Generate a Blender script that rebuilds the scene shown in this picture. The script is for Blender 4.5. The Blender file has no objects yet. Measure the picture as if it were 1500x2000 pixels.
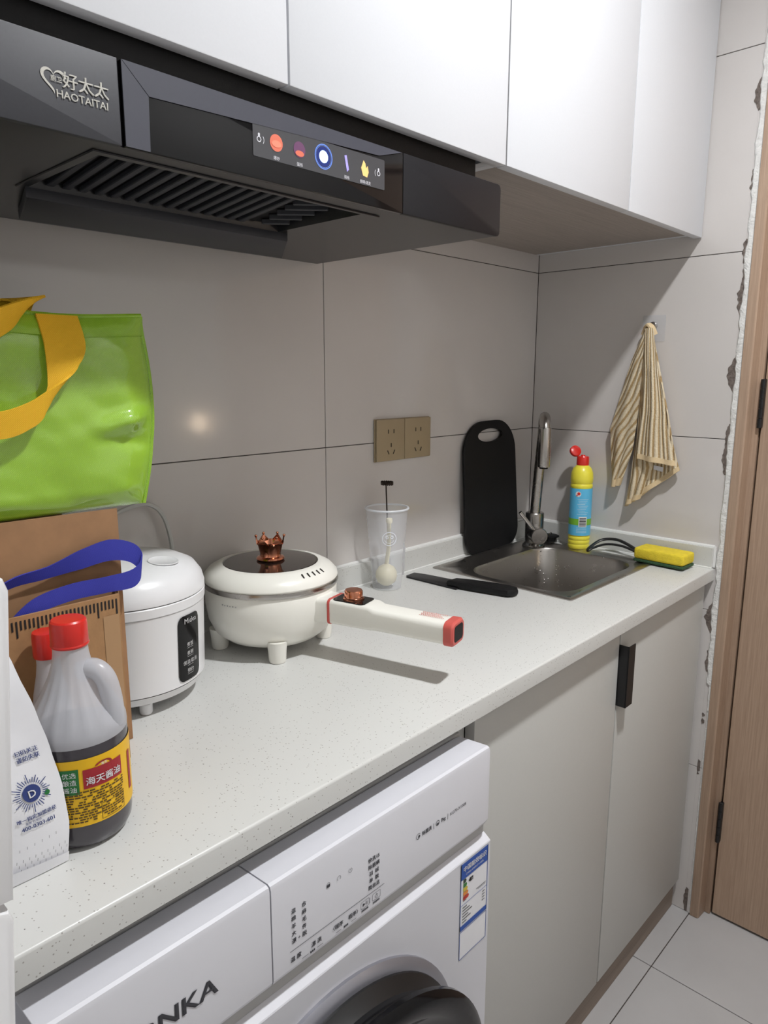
import bpy, bmesh, math, random
from mathutils import Vector, Matrix, noise

SC = bpy.context.scene
COL = SC.collection
PI = math.pi

# ---------------------------------------------------------------- camera
cam = bpy.data.cameras.new('camera')
cam.sensor_fit = 'HORIZONTAL'
cam.sensor_width = 36.0
cam.lens = 1395.46 / 1500 * 36.0
cam.clip_start = 0.02
camo = bpy.data.objects.new('camera', cam)
COL.objects.link(camo)
_r = Vector((0.68777147, -0.72592528, 0.00170382))
_u = Vector((0.13658798, 0.13171352, 0.98183261))
_f = Vector((0.71296152, 0.67504373, -0.18974147))
camo.matrix_world = Matrix(((_r.x, _u.x, -_f.x, -1.68737), (_r.y, _u.y, -_f.y, -1.04506),
                            (_r.z, _u.z, -_f.z, 1.34222), (0, 0, 0, 1)))
SC.camera = camo

# ---------------------------------------------------------------- world, exposure
w = bpy.data.worlds.new('world')
SC.world = w
w.use_nodes = True
w.node_tree.nodes['Background'].inputs[0].default_value = (0.6, 0.65, 0.7, 1)
w.node_tree.nodes['Background'].inputs[1].default_value = 0.05
SC.view_settings.view_transform = 'Standard'
SC.view_settings.look = 'None'
SC.view_settings.gamma = 1.0
SC.view_settings.use_curve_mapping = False
SC.view_settings.exposure = 0.0
LAMP_STRENGTH = 1080.0
LAMP_COLOUR = (0.97, 0.985, 1.0)
LAMP_POS = (-0.82, -1.03, 2.62)

# ---------------------------------------------------------------- helpers
ORG = {}          # world origin of every parent object


def tag(o, label=None, cat=None, group=None, kind=None):
    if label: o['label'] = label
    if cat: o['category'] = cat
    if group: o['group'] = group
    if kind: o['kind'] = kind
    return o


def thing(name, label, cat, loc, group=None):
    o = bpy.data.objects.new(name, None)
    o.empty_display_size = 0.05
    COL.objects.link(o)
    o.location = loc
    ORG[o.name] = Vector(loc)
    return tag(o, label, cat, group)


def finish(bm, angle=35):
    bmesh.ops.remove_doubles(bm, verts=bm.verts, dist=1e-6)
    bmesh.ops.recalc_face_normals(bm, faces=bm.faces)
    ca = math.radians(angle)
    for f in bm.faces: f.smooth = True
    for e in bm.edges:
        if len(e.link_faces) == 2:
            try:
                e.smooth = e.calc_face_angle() < ca
            except Exception:
                e.smooth = False
        else:
            e.smooth = False


def part(name, bm, mat, parent=None, label=None, angle=35, clean=True):
    """bm holds world coordinates; links ONE mesh object (a child of parent when given)"""
    if isinstance(bm, bmesh.types.BMesh):
        if clean: finish(bm, angle)
        me = bpy.data.meshes.new(name)
        off = ORG.get(parent.name, Vector()) if parent else Vector()
        if off.length: bmesh.ops.translate(bm, verts=bm.verts, vec=-off)
        bm.to_mesh(me)
        bm.free()
    else:
        me = bm
    for m in (mat if isinstance(mat, (list, tuple)) else [mat]): me.materials.append(m)
    o = bpy.data.objects.new(name, me)
    COL.objects.link(o)
    if parent:
        o.parent = parent
        ORG[o.name] = ORG.get(parent.name, Vector())
    else:
        ORG[o.name] = Vector()
    if label: o['label'] = label
    return o


def struct(name, bm, mat, parent=None):
    o = part(name, bm, mat, parent)
    if not parent: o['kind'] = 'structure'
    return o


def B(): return bmesh.new()


def box(bm, x0, x1, y0, y1, z0, z1, bev=0.0, seg=2, M=None):
    t = bmesh.new()
    v = [t.verts.new((x, y, z)) for x in (x0, x1) for y in (y0, y1) for z in (z0, z1)]
    for q in ((0, 1, 3, 2), (4, 6, 7, 5), (0, 4, 5, 1), (2, 3, 7, 6), (0, 2, 6, 4), (1, 5, 7, 3)):
        t.faces.new([v[i] for i in q])
    bmesh.ops.recalc_face_normals(t, faces=t.faces)
    if bev > 0:
        bmesh.ops.bevel(t, geom=list(t.edges), offset=bev, segments=seg, profile=0.5, affect='EDGES')
    return merge(bm, t, M)


def merge(bm, t, M=None):
    if M is not None: bmesh.ops.transform(t, matrix=M, verts=t.verts)
    mp = {}
    for v in t.verts: mp[v] = bm.verts.new(v.co)
    for f in t.faces:
        try:
            g = bm.faces.new([mp[v] for v in f.verts]); g.material_index = f.material_index
        except ValueError:
            pass
    t.free()
    return bm


def lathe(bm, prof, c=(0, 0, 0), seg=40, M=None, a0=0.0, a1=2 * PI):
    """prof: (r, z) from bottom to top; r == 0 closes the end"""
    t = bmesh.new()
    full = abs(a1 - a0 - 2 * PI) < 1e-6
    n = seg if full else seg + 1
    rings = []
    for r, z in prof:
        if r < 1e-7:
            rings.append([t.verts.new((c[0], c[1], c[2] + z))])
        else:
            rings.append([t.verts.new((c[0] + r * math.cos(a0 + (a1 - a0) * i / seg),
                                       c[1] + r * math.sin(a0 + (a1 - a0) * i / seg), c[2] + z)) for i in range(n)])
    for A, C in zip(rings, rings[1:]):
        for i in range(seg):
            j = (i + 1) % n
            if len(A) == 1 and len(C) == 1: continue
            if len(A) == 1: t.faces.new((A[0], C[j], C[i]))
            elif len(C) == 1: t.faces.new((A[i], A[j], C[0]))
            else: t.faces.new((A[i], A[j], C[j], C[i]))
    return merge(bm, t, M)


def catmull(pts, n=6):
    pts = [Vector(p) for p in pts]
    out = []
    for i in range(len(pts) - 1):
        p0 = pts[max(i - 1, 0)]; p1 = pts[i]; p2 = pts[i + 1]; p3 = pts[min(i + 2, len(pts) - 1)]
        for k in range(n):
            t = k / n
            out.append(0.5 * ((2 * p1) + (-p0 + p2) * t + (2 * p0 - 5 * p1 + 4 * p2 - p3) * t * t
                              + (-p0 + 3 * p1 - 3 * p2 + p3) * t ** 3))
    out.append(pts[-1])
    return out


def tube(bm, path, r, seg=10, sx=1.0, sy=1.0, caps=True):
    path = [Vector(p) for p in path]
    n = len(path)
    rr = r if isinstance(r, (list, tuple)) else [r] * n
    if len(rr) != n: rr = [rr[0] + (rr[-1] - rr[0]) * i / (n - 1) for i in range(n)]
    rings = []
    up = None
    for i, P in enumerate(path):
        d = (path[min(i + 1, n - 1)] - path[max(i - 1, 0)]).normalized()
        if up is None:
            up = Vector((0, 0, 1)) if abs(d.z) < 0.9 else Vector((1, 0, 0))
        up = (up - d * up.dot(d)).normalized()
        s = d.cross(up)
        rings.append([bm.verts.new(P + (s * math.cos(2 * PI * k / seg) * sx + up * math.sin(2 * PI * k / seg) * sy) * rr[i])
                      for k in range(seg)])
    for A, C in zip(rings, rings[1:]):
        for k in range(seg):
            bm.faces.new((A[k], A[(k + 1) % seg], C[(k + 1) % seg], C[k]))
    if caps:
        bm.faces.new(rings[0][::-1]); bm.faces.new(rings[-1])
    return bm


def prism(bm, pts, O, U, V, N, d, bev=0.0):
    """outline pts (u, v) placed at O + u U + v V, extruded by d along N"""
    O, U, V, N = Vector(O), Vector(U), Vector(V), Vector(N)
    t = bmesh.new()
    a = [t.verts.new(O + U * u + V * v) for u, v in pts]
    b = [t.verts.new(O + U * u + V * v + N * d) for u, v in pts]
    n = len(pts)
    t.faces.new(a); t.faces.new(b[::-1])
    for i in range(n): t.faces.new((a[i], b[i], b[(i + 1) % n], a[(i + 1) % n]))
    bmesh.ops.recalc_face_normals(t, faces=t.faces)
    if bev > 0:
        es = [e for e in t.edges if abs((e.verts[0].co - e.verts[1].co).normalized().dot(N)) < 0.5]
        bmesh.ops.bevel(t, geom=es, offset=bev, segments=2, profile=0.5, affect='EDGES')
    return merge(bm, t)


def rrect(x0, x1, y0, y1, r, n=5):
    o = []
    for cx, cy, a in ((x1 - r, y1 - r, 0), (x0 + r, y1 - r, PI / 2), (x0 + r, y0 + r, PI), (x1 - r, y0 + r, 1.5 * PI)):
        for k in range(n + 1):
            o.append((cx + r * math.cos(a + PI / 2 * k / n), cy + r * math.sin(a + PI / 2 * k / n)))
    return o


def loft(bm, loops, close0=False, close1=False):
    rings = [[bm.verts.new(p) for p in L] for L in loops]
    n = len(rings[0])
    for A, C in zip(rings, rings[1:]):
        for i in range(n): bm.faces.new((A[i], A[(i + 1) % n], C[(i + 1) % n], C[i]))
    if close0: bm.faces.new(rings[0][::-1])
    if close1: bm.faces.new(rings[-1])
    return bm


def sheet(bm, fn, nu, nv, uv=None):
    """grid surface fn(u, v) for u, v in 0..1; uv(u, v) gives texture coordinates"""
    lay = bm.loops.layers.uv.verify() if uv else None
    g = [[bm.verts.new(fn(i / nu, j / nv)) for j in range(nv + 1)] for i in range(nu + 1)]
    for i in range(nu):
        for j in range(nv):
            f = bm.faces.new((g[i][j], g[i + 1][j], g[i + 1][j + 1], g[i][j + 1]))
            if uv:
                for l, (a, b) in zip(f.loops, ((i, j), (i + 1, j), (i + 1, j + 1), (i, j + 1))):
                    l[lay].uv = uv(a / nu, b / nv)
    return bm


def plane_map(O, U, V, lift=0.0006):
    O, U, V = Vector(O), Vector(U), Vector(V)
    N = U.cross(V).normalized()
    return lambda u, v: O + U * u + V * v + N * lift


def cyl_map(cx, cy, R, a0, z0, lift=0.0005):
    return lambda u, v: Vector((cx + (R + lift) * math.cos(a0 + u / R), cy + (R + lift) * math.sin(a0 + u / R), z0 + v))


def text(parent, name, body, mp, x, y, size, mat, align='CENTER', bold=0.0, sx=1.0, shear=0.0, label=None, space=1.0):
    c = bpy.data.curves.new('t', 'FONT')
    c.body = body
    c.size = size
    c.align_x = align
    c.shear = shear
    c.space_character = space
    c.resolution_u = 2
    o = bpy.data.objects.new('t', c)
    COL.objects.link(o)
    dg = bpy.context.evaluated_depsgraph_get()
    me = bpy.data.meshes.new_from_object(o.evaluated_get(dg))
    bpy.data.objects.remove(o)
    bpy.data.curves.remove(c)
    off = ORG.get(parent.name, Vector())
    if bold:                                   # heavier strokes: a second, slightly shifted set of the same outlines
        nv_ = len(me.vertices); d_ = bold * size * 2.6
        vs = [v.co.copy() for v in me.vertices]; fs = [list(p_.vertices) for p_ in me.polygons]
        me = bpy.data.meshes.new(name)
        me.from_pydata([(q.x - d_ / 2, q.y, 0) for q in vs] + [(q.x + d_ / 2, q.y + d_ * .3, 0) for q in vs], [], fs + [[i + nv_ for i in f_] for f_ in fs])
    p0 = mp(x, y); nrm = (mp(x + 1e-3, y) - p0).cross(mp(x, y + 1e-3) - p0).normalized()
    for i, v in enumerate(me.vertices):
        v.co = mp(x + v.co.x * sx, y + v.co.y) - off + (nrm * .0003 if bold and i >= nv_ else Vector())
    me.materials.clear()
    me.name = name
    return part(name, me, mat, parent, label)


def decal(parent, name, rects, mp, mat, nu=1, label=None):
    bm = B()
    for x0, y0, x1, y1 in rects:
        sheet(bm, lambda u, v: mp(x0 + (x1 - x0) * u, y0 + (y1 - y0) * v), nu, 1)
    o = part(name, bm, mat, parent, label, clean=False)
    if len(rects) > 3: o['kind'] = 'stuff'
    return o


def shape(parent, name, polys, mp, mat, label=None):
    bm = B()
    for P in polys: bm.faces.new([bm.verts.new(mp(u, v)) for u, v in P])
    bmesh.ops.triangulate(bm, faces=bm.faces)
    return part(name, bm, mat, parent, label, clean=False)


def disc(cx, cy, rx, ry=None, n=24, a0=0, a1=2 * PI):
    ry = ry or rx
    return [(cx + rx * math.cos(a0 + (a1 - a0) * k / n), cy + ry * math.sin(a0 + (a1 - a0) * k / n)) for k in range(n)]


def ringpolys(cx, cy, r0, r1, n=32, a0=0.0, a1=2 * PI):
    out = []
    for k in range(n):
        a, b = a0 + (a1 - a0) * k / n, a0 + (a1 - a0) * (k + 1) / n
        out.append([(cx + r0 * math.cos(a), cy + r0 * math.sin(a)), (cx + r1 * math.cos(a), cy + r1 * math.sin(a)),
                    (cx + r1 * math.cos(b), cy + r1 * math.sin(b)), (cx + r0 * math.cos(b), cy + r0 * math.sin(b))])
    return out


# ---------------------------------------------------------------- materials
def srgb(r, g, b):
    f = lambda c: (c / 255 / 12.92) if c / 255 <= 0.04045 else ((c / 255 + 0.055) / 1.055) ** 2.4
    return (f(r), f(g), f(b), 1)


def mat(name, col, rough=0.5, metal=0.0, coat=0.0, emit=None, es=1.0, var=0.0, vscale=30.0, bump=0.0, bscale=200.0, spec=None, trans=0.0, alpha=None):
    m = bpy.data.materials.new(name)
    m.use_nodes = True
    nt = m.node_tree
    b = nt.nodes['Principled BSDF']
    c = col if len(col) == 4 else (*col, 1)
    b.inputs['Base Color'].default_value = c
    b.inputs['Roughness'].default_value = rough
    b.inputs['Metallic'].default_value = metal
    b.inputs['Coat Weight'].default_value = coat
    b.inputs['Coat Roughness'].default_value = 0.05
    if spec is not None: b.inputs['Specular IOR Level'].default_value = spec
    if trans: b.inputs['Transmission Weight'].default_value = trans
    if emit:
        b.inputs['Emission Color'].default_value = emit if len(emit) == 4 else (*emit, 1)
        b.inputs['Emission Strength'].default_value = es
    if var or bump:
        tc = nt.nodes.new('ShaderNodeTexCoord')
    if var:
        n = nt.nodes.new('ShaderNodeTexNoise'); n.inputs['Scale'].default_value = vscale; n.inputs['Detail'].default_value = 4
        nt.links.new(tc.outputs['Object'], n.inputs['Vector'])
        r = nt.nodes.new('ShaderNodeMapRange')
        r.inputs[1].default_value = 0.3; r.inputs[2].default_value = 0.7
        r.inputs[3].default_value = 1 - var; r.inputs[4].default_value = 1 + var
        nt.links.new(n.outputs['Fac'], r.inputs[0])
        x = nt.nodes.new('ShaderNodeVectorMath'); x.operation = 'SCALE'
        x.inputs[0].default_value = c[:3]
        nt.links.new(r.outputs[0], x.inputs['Scale'])
        nt.links.new(x.outputs[0], b.inputs['Base Color'])
    if bump:
        n2 = nt.nodes.new('ShaderNodeTexNoise'); n2.inputs['Scale'].default_value = bscale; n2.inputs['Detail'].default_value = 3
        nt.links.new(tc.outputs['Object'], n2.inputs['Vector'])
        bp = nt.nodes.new('ShaderNodeBump'); bp.inputs['Strength'].default_value = bump; bp.inputs['Distance'].default_value = 0.002
        nt.links.new(n2.outputs['Fac'], bp.inputs['Height'])
        nt.links.new(bp.outputs[0], b.inputs['Normal'])
    if alpha is not None:
        tr = nt.nodes.new('ShaderNodeBsdfTransparent')
        mx = nt.nodes.new('ShaderNodeMixShader'); mx.inputs[0].default_value = alpha
        nt.links.new(tr.outputs[0], mx.inputs[1]); nt.links.new(b.outputs[0], mx.inputs[2])
        nt.links.new(mx.outputs[0], nt.nodes['Material Output'].inputs[0])
    return m


def nodes(m):
    nt = m.node_tree
    return nt, nt.nodes['Principled BSDF'], nt.nodes.new, nt.links.new


def speckle_mat():
    m = mat('quartz', srgb(206, 205, 200), 0.32)
    nt, b, N, L = nodes(m)
    tc = N('ShaderNodeTexCoord')
    out = None
    base = N('ShaderNodeRGB'); base.outputs[0].default_value = srgb(208, 208, 205)
    cur = base.outputs[0]
    for sc, th, col, keep in ((360, 0.27, srgb(160, 157, 152), 0.84), (190, 0.12, srgb(88, 85, 82), 0.955)):
        v = N('ShaderNodeTexVoronoi'); v.inputs['Scale'].default_value = sc
        L(tc.outputs['Object'], v.inputs['Vector'])
        lt = N('ShaderNodeMath'); lt.operation = 'LESS_THAN'; lt.inputs[1].default_value = th
        L(v.outputs['Distance'], lt.inputs[0])
        sp = N('ShaderNodeSeparateColor'); L(v.outputs['Color'], sp.inputs[0])
        gt = N('ShaderNodeMath'); gt.operation = 'GREATER_THAN'; gt.inputs[1].default_value = keep
        L(sp.outputs[0], gt.inputs[0])
        mu = N('ShaderNodeMath'); mu.operation = 'MULTIPLY'; L(lt.outputs[0], mu.inputs[0]); L(gt.outputs[0], mu.inputs[1])
        mx = N('ShaderNodeMix'); mx.data_type = 'RGBA'
        L(mu.outputs[0], mx.inputs[0]); L(cur, mx.inputs[6]); mx.inputs[7].default_value = col
        cur = mx.outputs[2]
    L(cur, b.inputs['Base Color'])
    return m


def wood_mat(name, c0, c1, axis='Z', scale=1.0, rough=0.5):
    m = mat(name, c0, rough)
    nt, b, N, L = nodes(m)
    tc = N('ShaderNodeTexCoord'); mp = N('ShaderNodeMapping')
    s = {'Z': (60, 60, 1.6), 'X': (1.6, 60, 60), 'Y': (60, 1.6, 60)}[axis]
    mp.inputs['Scale'].default_value = [q * scale for q in s]
    L(tc.outputs['Object'], mp.inputs['Vector'])
    n = N('ShaderNodeTexNoise'); n.inputs['Scale'].default_value = 3.0; n.inputs['Detail'].default_value = 6; n.inputs['Roughness'].default_value = 0.65
    L(mp.outputs[0], n.inputs['Vector'])
    r = N('ShaderNodeValToRGB')
    r.color_ramp.elements[0].position = 0.3; r.color_ramp.elements[0].color = c0
    r.color_ramp.elements[1].position = 0.7; r.color_ramp.elements[1].color = c1
    L(n.outputs['Fac'], r.inputs[0]); L(r.outputs[0], b.inputs['Base Color'])
    bp = N('ShaderNodeBump'); bp.inputs['Strength'].default_value = 0.15; bp.inputs['Distance'].default_value = 0.001
    L(n.outputs['Fac'], bp.inputs['Height']); L(bp.outputs[0], b.inputs['Normal'])
    return m


def weave_mat(name, c0, c1, scale=900.0, rough=0.7, coat=0.0):
    """woven webbing: two crossed fine waves"""
    m = mat(name, c0, rough, coat=coat)
    nt, b, N, L = nodes(m)
    tc = N('ShaderNodeTexCoord')
    hs = []
    for rot in (0.785, -0.785):
        mp = N('ShaderNodeMapping'); mp.inputs['Rotation'].default_value = (0, rot, 0)
        L(tc.outputs['Object'], mp.inputs['Vector'])
        wv = N('ShaderNodeTexWave'); wv.inputs['Scale'].default_value = scale / 6.28
        L(mp.outputs[0], wv.inputs['Vector']); hs.append(wv.outputs['Fac'])
    mu = N('ShaderNodeMath'); mu.operation = 'MULTIPLY'; L(hs[0], mu.inputs[0]); L(hs[1], mu.inputs[1])
    mx = N('ShaderNodeMix'); mx.data_type = 'RGBA'; L(mu.outputs[0], mx.inputs[0])
    mx.inputs[6].default_value = c1; mx.inputs[7].default_value = c0
    L(mx.outputs[2], b.inputs['Base Color'])
    bp = N('ShaderNodeBump'); bp.inputs['Strength'].default_value = 0.5; bp.inputs['Distance'].default_value = 0.0008
    L(mu.outputs[0], bp.inputs['Height']); L(bp.outputs[0], b.inputs['Normal'])
    return m


def terry_mat():
    m = mat('terry', srgb(214, 196, 160), 0.95)
    nt, b, N, L = nodes(m)
    uv = N('ShaderNodeUVMap'); sp = N('ShaderNodeSeparateXYZ'); L(uv.outputs[0], sp.inputs[0])
    mu = N('ShaderNodeMath'); mu.operation = 'MULTIPLY'; mu.inputs[1].default_value = 2 * PI; L(sp.outputs[0], mu.inputs[0])
    sn = N('ShaderNodeMath'); sn.operation = 'SINE'; L(mu.outputs[0], sn.inputs[0])
    tc = N('ShaderNodeTexCoord')
    n = N('ShaderNodeTexNoise'); n.inputs['Scale'].default_value = 500; n.inputs['Detail'].default_value = 2
    L(tc.outputs['Object'], n.inputs['Vector'])
    ad = N('ShaderNodeMath'); ad.operation = 'MULTIPLY_ADD'; ad.inputs[1].default_value = 1.3
    L(n.outputs['Fac'], ad.inputs[0]); L(sn.outputs[0], ad.inputs[2])
    r = N('ShaderNodeValToRGB')
    r.color_ramp.elements[0].position = 0.0; r.color_ramp.elements[0].color = srgb(184, 154, 108)
    r.color_ramp.elements[1].position = 0.42; r.color_ramp.elements[1].color = srgb(234, 218, 188)
    L(ad.outputs[0], r.inputs[0]); L(r.outputs[0], b.inputs['Base Color'])
    bp = N('ShaderNodeBump'); bp.inputs['Strength'].default_value = 0.7; bp.inputs['Distance'].default_value = 0.003
    L(ad.outputs[0], bp.inputs['Height']); L(bp.outputs[0], b.inputs['Normal'])
    return m


def steel_mat(name, col, rough, spots=False):
    m = mat(name, col, rough, 1.0)
    nt, b, N, L = nodes(m)
    tc = N('ShaderNodeTexCoord')
    n = N('ShaderNodeTexNoise'); n.inputs['Scale'].default_value = 35; n.inputs['Detail'].default_value = 5
    L(tc.outputs['Object'], n.inputs['Vector'])
    r = N('ShaderNodeMapRange'); r.inputs[3].default_value = rough - 0.1; r.inputs[4].default_value = rough + 0.12
    L(n.outputs['Fac'], r.inputs[0]); L(r.outputs[0], b.inputs['Roughness'])
    if spots:
        v = N('ShaderNodeTexVoronoi'); v.inputs['Scale'].default_value = 130
        L(tc.outputs['Object'], v.inputs['Vector'])
        lt = N('ShaderNodeMapRange'); lt.inputs[1].default_value = 0.05; lt.inputs[2].default_value = 0.25; lt.inputs[3].default_value = 1; lt.inputs[4].default_value = 0
        L(v.outputs['Distance'], lt.inputs[0])
        sp = N('ShaderNodeSeparateColor'); L(v.outputs['Color'], sp.inputs[0])
        gt = N('ShaderNodeMath'); gt.operation = 'GREATER_THAN'; gt.inputs[1].default_value = 0.75; L(sp.outputs[0], gt.inputs[0])
        mu = N('ShaderNodeMath'); mu.operation = 'MULTIPLY'; L(lt.outputs[0], mu.inputs[0]); L(gt.outputs[0], mu.inputs[1])
        bp = N('ShaderNodeBump'); bp.inputs['Strength'].default_value = 0.8; bp.inputs['Distance'].default_value = 0.001
        L(mu.outputs[0], bp.inputs['Height']); L(bp.outputs[0], b.inputs['Normal'])
    return m


M = dict(
    tile=mat('wall_tile', srgb(208, 203, 200), 0.10, var=0.02, vscale=6),
    grout=mat('grout', srgb(70, 62, 58), 0.9, var=0.1),
    floor=mat('floor_tile', srgb(178, 176, 176), 0.25, var=0.04, vscale=5, bump=0.03, bscale=300),
    paint=mat('wall_paint', srgb(228, 227, 224), 0.8, var=0.02),
    ceil=mat('ceiling_paint', srgb(235, 234, 230), 0.85, var=0.01),
    plaster=mat('plaster', srgb(228, 227, 224), 0.9, var=0.06, vscale=120, bump=0.8, bscale=260),
    chip=mat('chipped_mortar', srgb(108, 98, 92), 0.95, var=0.35, vscale=150, bump=0.8, bscale=300),
    quartz=speckle_mat(),
    caulk=mat('caulk', srgb(226, 226, 224), 0.4, var=0.02),
    lam=mat('white_laminate', srgb(224, 226, 231), 0.45, var=0.008, vscale=400),
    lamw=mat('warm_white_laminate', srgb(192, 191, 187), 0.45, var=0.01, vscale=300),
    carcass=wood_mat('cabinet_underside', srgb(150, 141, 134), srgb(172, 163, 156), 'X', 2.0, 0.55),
    kick=wood_mat('kick_board', srgb(120, 106, 94), srgb(142, 126, 112), 'X', 1.5, 0.5),
    oak=wood_mat('door_wood', srgb(158, 132, 112), srgb(182, 156, 134), 'Z', 1.6, 0.5),
    black=mat('black_plastic', srgb(18, 18, 20), 0.42, var=0.05),
    blackm=mat('matt_black', srgb(15, 15, 17), 0.55, bump=0.2, bscale=700, spec=0.3),
    gloss=mat('black_glass', srgb(10, 10, 13), 0.1, spec=0.3),
    endg=mat('end_glass', srgb(24, 23, 27), 0.38, spec=0.3),
    hood=mat('hood_enamel', srgb(26, 26, 30), 0.28, var=0.05),
    hoodp=mat('hood_panel', srgb(50, 51, 57), 0.55, var=0.05, vscale=300),
    hoodrefl=mat('hood_reflection', srgb(66, 67, 78), 0.5),  # slate tone of the reflection painted on the hood glass
    print_w=mat('pale_print', srgb(196, 194, 186), 0.5),
    wmw=mat('enamel_white', srgb(214, 214, 220), 0.3, var=0.005),
    white=mat('white_plastic', srgb(232, 232, 234), 0.3, var=0.005),
    cream=mat('cream_plastic', srgb(240, 238, 230), 0.28, var=0.006),
    lgrey=mat('light_grey_plastic', srgb(176, 175, 174), 0.4),
    ink=mat('grey_ink', srgb(62, 62, 68), 0.6),
    inkb=mat('navy_ink', srgb(44, 60, 120), 0.6),
    steel=steel_mat('brushed_steel', (0.42, 0.40, 0.38, 1), 0.3, True),
    chrome=steel_mat('satin_nickel', (0.46, 0.44, 0.42, 1), 0.25),
    copper=mat('rose_copper', srgb(214, 142, 112), 0.14, 1.0, bump=0.1, bscale=80),
    glassd=mat('smoked_glass', srgb(30, 24, 22), 0.05, coat=0.5),
    coral=mat('coral_plastic', srgb(206, 92, 84), 0.4),
    red=mat('red_plastic', srgb(214, 40, 32), 0.32, coat=0.2),
    yellow=mat('yellow_plastic', srgb(240, 228, 70), 0.35, coat=0.2),
    blue=mat('sky_blue_label', srgb(96, 190, 232), 0.4, var=0.03),
    green=mat('green_print', srgb(120, 184, 52), 0.45),
    board=mat('carton', srgb(168, 128, 88), 0.85, var=0.09, vscale=60, bump=0.15, bscale=200),
    boardd=mat('carton_back', srgb(158, 120, 86), 0.85, var=0.07, vscale=60),
    tape=mat('clear_tape', srgb(176, 140, 102), 0.25, coat=0.3),
    blacki=mat('black_ink', srgb(26, 24, 26), 0.7),
    paper=mat('white_paper', srgb(232, 232, 236), 0.55, var=0.02, vscale=40, bump=0.1, bscale=60),
    milky=mat('milky_plastic', srgb(214, 215, 222), 0.28, coat=0.2, alpha=0.62, bump=0.1, bscale=40),
    soy=mat('soy_sauce', srgb(66, 62, 68), 0.2, coat=0.3),
    label=mat('yellow_label', srgb(236, 186, 22), 0.45, var=0.04),
    dgreen=mat('dark_green_print', srgb(30, 112, 52), 0.5),
    lred=mat('dark_red_print', srgb(160, 34, 44), 0.5),
    cup=mat('frosted_plastic', srgb(236, 239, 246), 0.35, alpha=0.27),
    cuprim=mat('frosted_rim', srgb(242, 245, 250), 0.3, alpha=0.6),
    ivory=mat('ivory_plastic', srgb(238, 230, 200), 0.4),
    darkm=mat('dark_metal', srgb(60, 52, 48), 0.3, 0.9),
    taupe=mat('champagne_plastic', srgb(166, 148, 118), 0.38, var=0.02),
    slot=mat('slot_dark', srgb(40, 34, 28), 0.8),
    terry=terry_mat(),
    hem=mat('towel_hem', srgb(222, 198, 158), 0.95, bump=0.5, bscale=600),
    pvc=weave_mat('lime_pvc', srgb(172, 214, 62), srgb(142, 190, 40), 1500, 0.25, 1.0),
    pvcd=mat('dark_green_zip', srgb(62, 100, 34), 0.4),
    webby=weave_mat('yellow_webbing', srgb(255, 212, 56), srgb(244, 184, 32), 1500),
    webbl=weave_mat('blue_webbing', srgb(72, 78, 206), srgb(44, 48, 150), 1900),
    spongey=mat('yellow_sponge', srgb(230, 206, 54), 0.9, var=0.08, vscale=80, bump=0.9, bscale=420),
    scrub=mat('green_scourer', srgb(52, 84, 56), 0.95, var=0.3, vscale=300, bump=1.0, bscale=500),
    clear=mat('clear_plate', srgb(225, 228, 235), 0.15, alpha=0.16),
    cable=mat('grey_cable', srgb(196, 196, 194), 0.45),
    elabel=mat('energy_blue', srgb(42, 84, 168), 0.5),
    lampw=mat('lamp_trim', srgb(240, 240, 240), 0.4),
    lampe=mat('lamp_diffuser', (0.9, 0.9, 0.9, 1), 0.5, emit=LAMP_COLOUR, es=LAMP_STRENGTH),
)
# ================================================================ the room
random.seed(7)
XL, YF, ZC = -2.12, -1.62, 2.62
bm = B(); box(bm, XL - 0.1, 0.12, YF - 0.1, 0.1, -0.1, -0.002)
fl = struct('floor', bm, M['grout'])
fx = [XL, -1.829, -1.029, -0.229, 0.1]; fy = [YF, -1.317, -0.517, 0.0]
for i in range(4):
    for j in range(3):
        bm = B(); box(bm, fx[i] + .0011, fx[i + 1] - .0011, fy[j] + .0011, fy[j + 1] - .0011, -0.01, 0.0, 0.0006, 1)
        part('tile', bm, M['floor'], fl)
bm = B(); box(bm, XL - 0.1, 0.12, YF - 0.1, 0.1, ZC, ZC + 0.1)
struct('ceiling', bm, M['ceil'])
bm = B(); box(bm, XL - 0.1, 0.12, 0.003, 0.1, -0.05, ZC)
wb = struct('wall_back', bm, M['grout'])
wx = [XL, -1.55, -0.75, 0.0]
wz = [0, 0.4, 0.8, 1.2, 1.6, 2.0, 2.4, 2.62]
G = 0.0008
for i in range(3):
    for j in range(7):
        bm = B(); box(bm, wx[i] + G, wx[i + 1] - G, 0.0, 0.008, wz[j] + G, wz[j + 1] - G, 0.0005, 1)
        part('tile', bm, M['tile'], wb)
bm = B()
box(bm, 0.003, 0.12, -0.5195, 0.003, -0.05, ZC)
box(bm, 0.003, 0.12, -1.45, -0.5195, 2.10, ZC)
box(bm, 0.003, 0.12, YF, -1.45, -0.05, ZC)
wr = struct('wall_right', bm, M['grout'])
for j in range(7):
    bm = B(); box(bm, 0.0, 0.008, -0.5185, -G, wz[j] + G, wz[j + 1] - G, 0.0005, 1)
    part('tile', bm, M['tile'], wr)
    bm = B(); box(bm, 0.0, 0.008, YF + G, -1.45, wz[j] + G, wz[j + 1] - G, 0.0005, 1)
    part('tile', bm, M['tile'], wr)
bm = B(); box(bm, 0.0, 0.008, -1.449, -0.5195, 2.10, 2.62 - G, 0.0005, 1)
part('tile', bm, M['tile'], wr)
bm = B(); box(bm, XL - 0.1, XL, YF - 0.1, 0.1, -0.05, ZC)
struct('wall_left', bm, M['paint'])
bm = B(); box(bm, XL - 0.1, 0.12, YF - 0.1, YF, -0.05, ZC)
struct('wall_front', bm, M['paint'])

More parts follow.
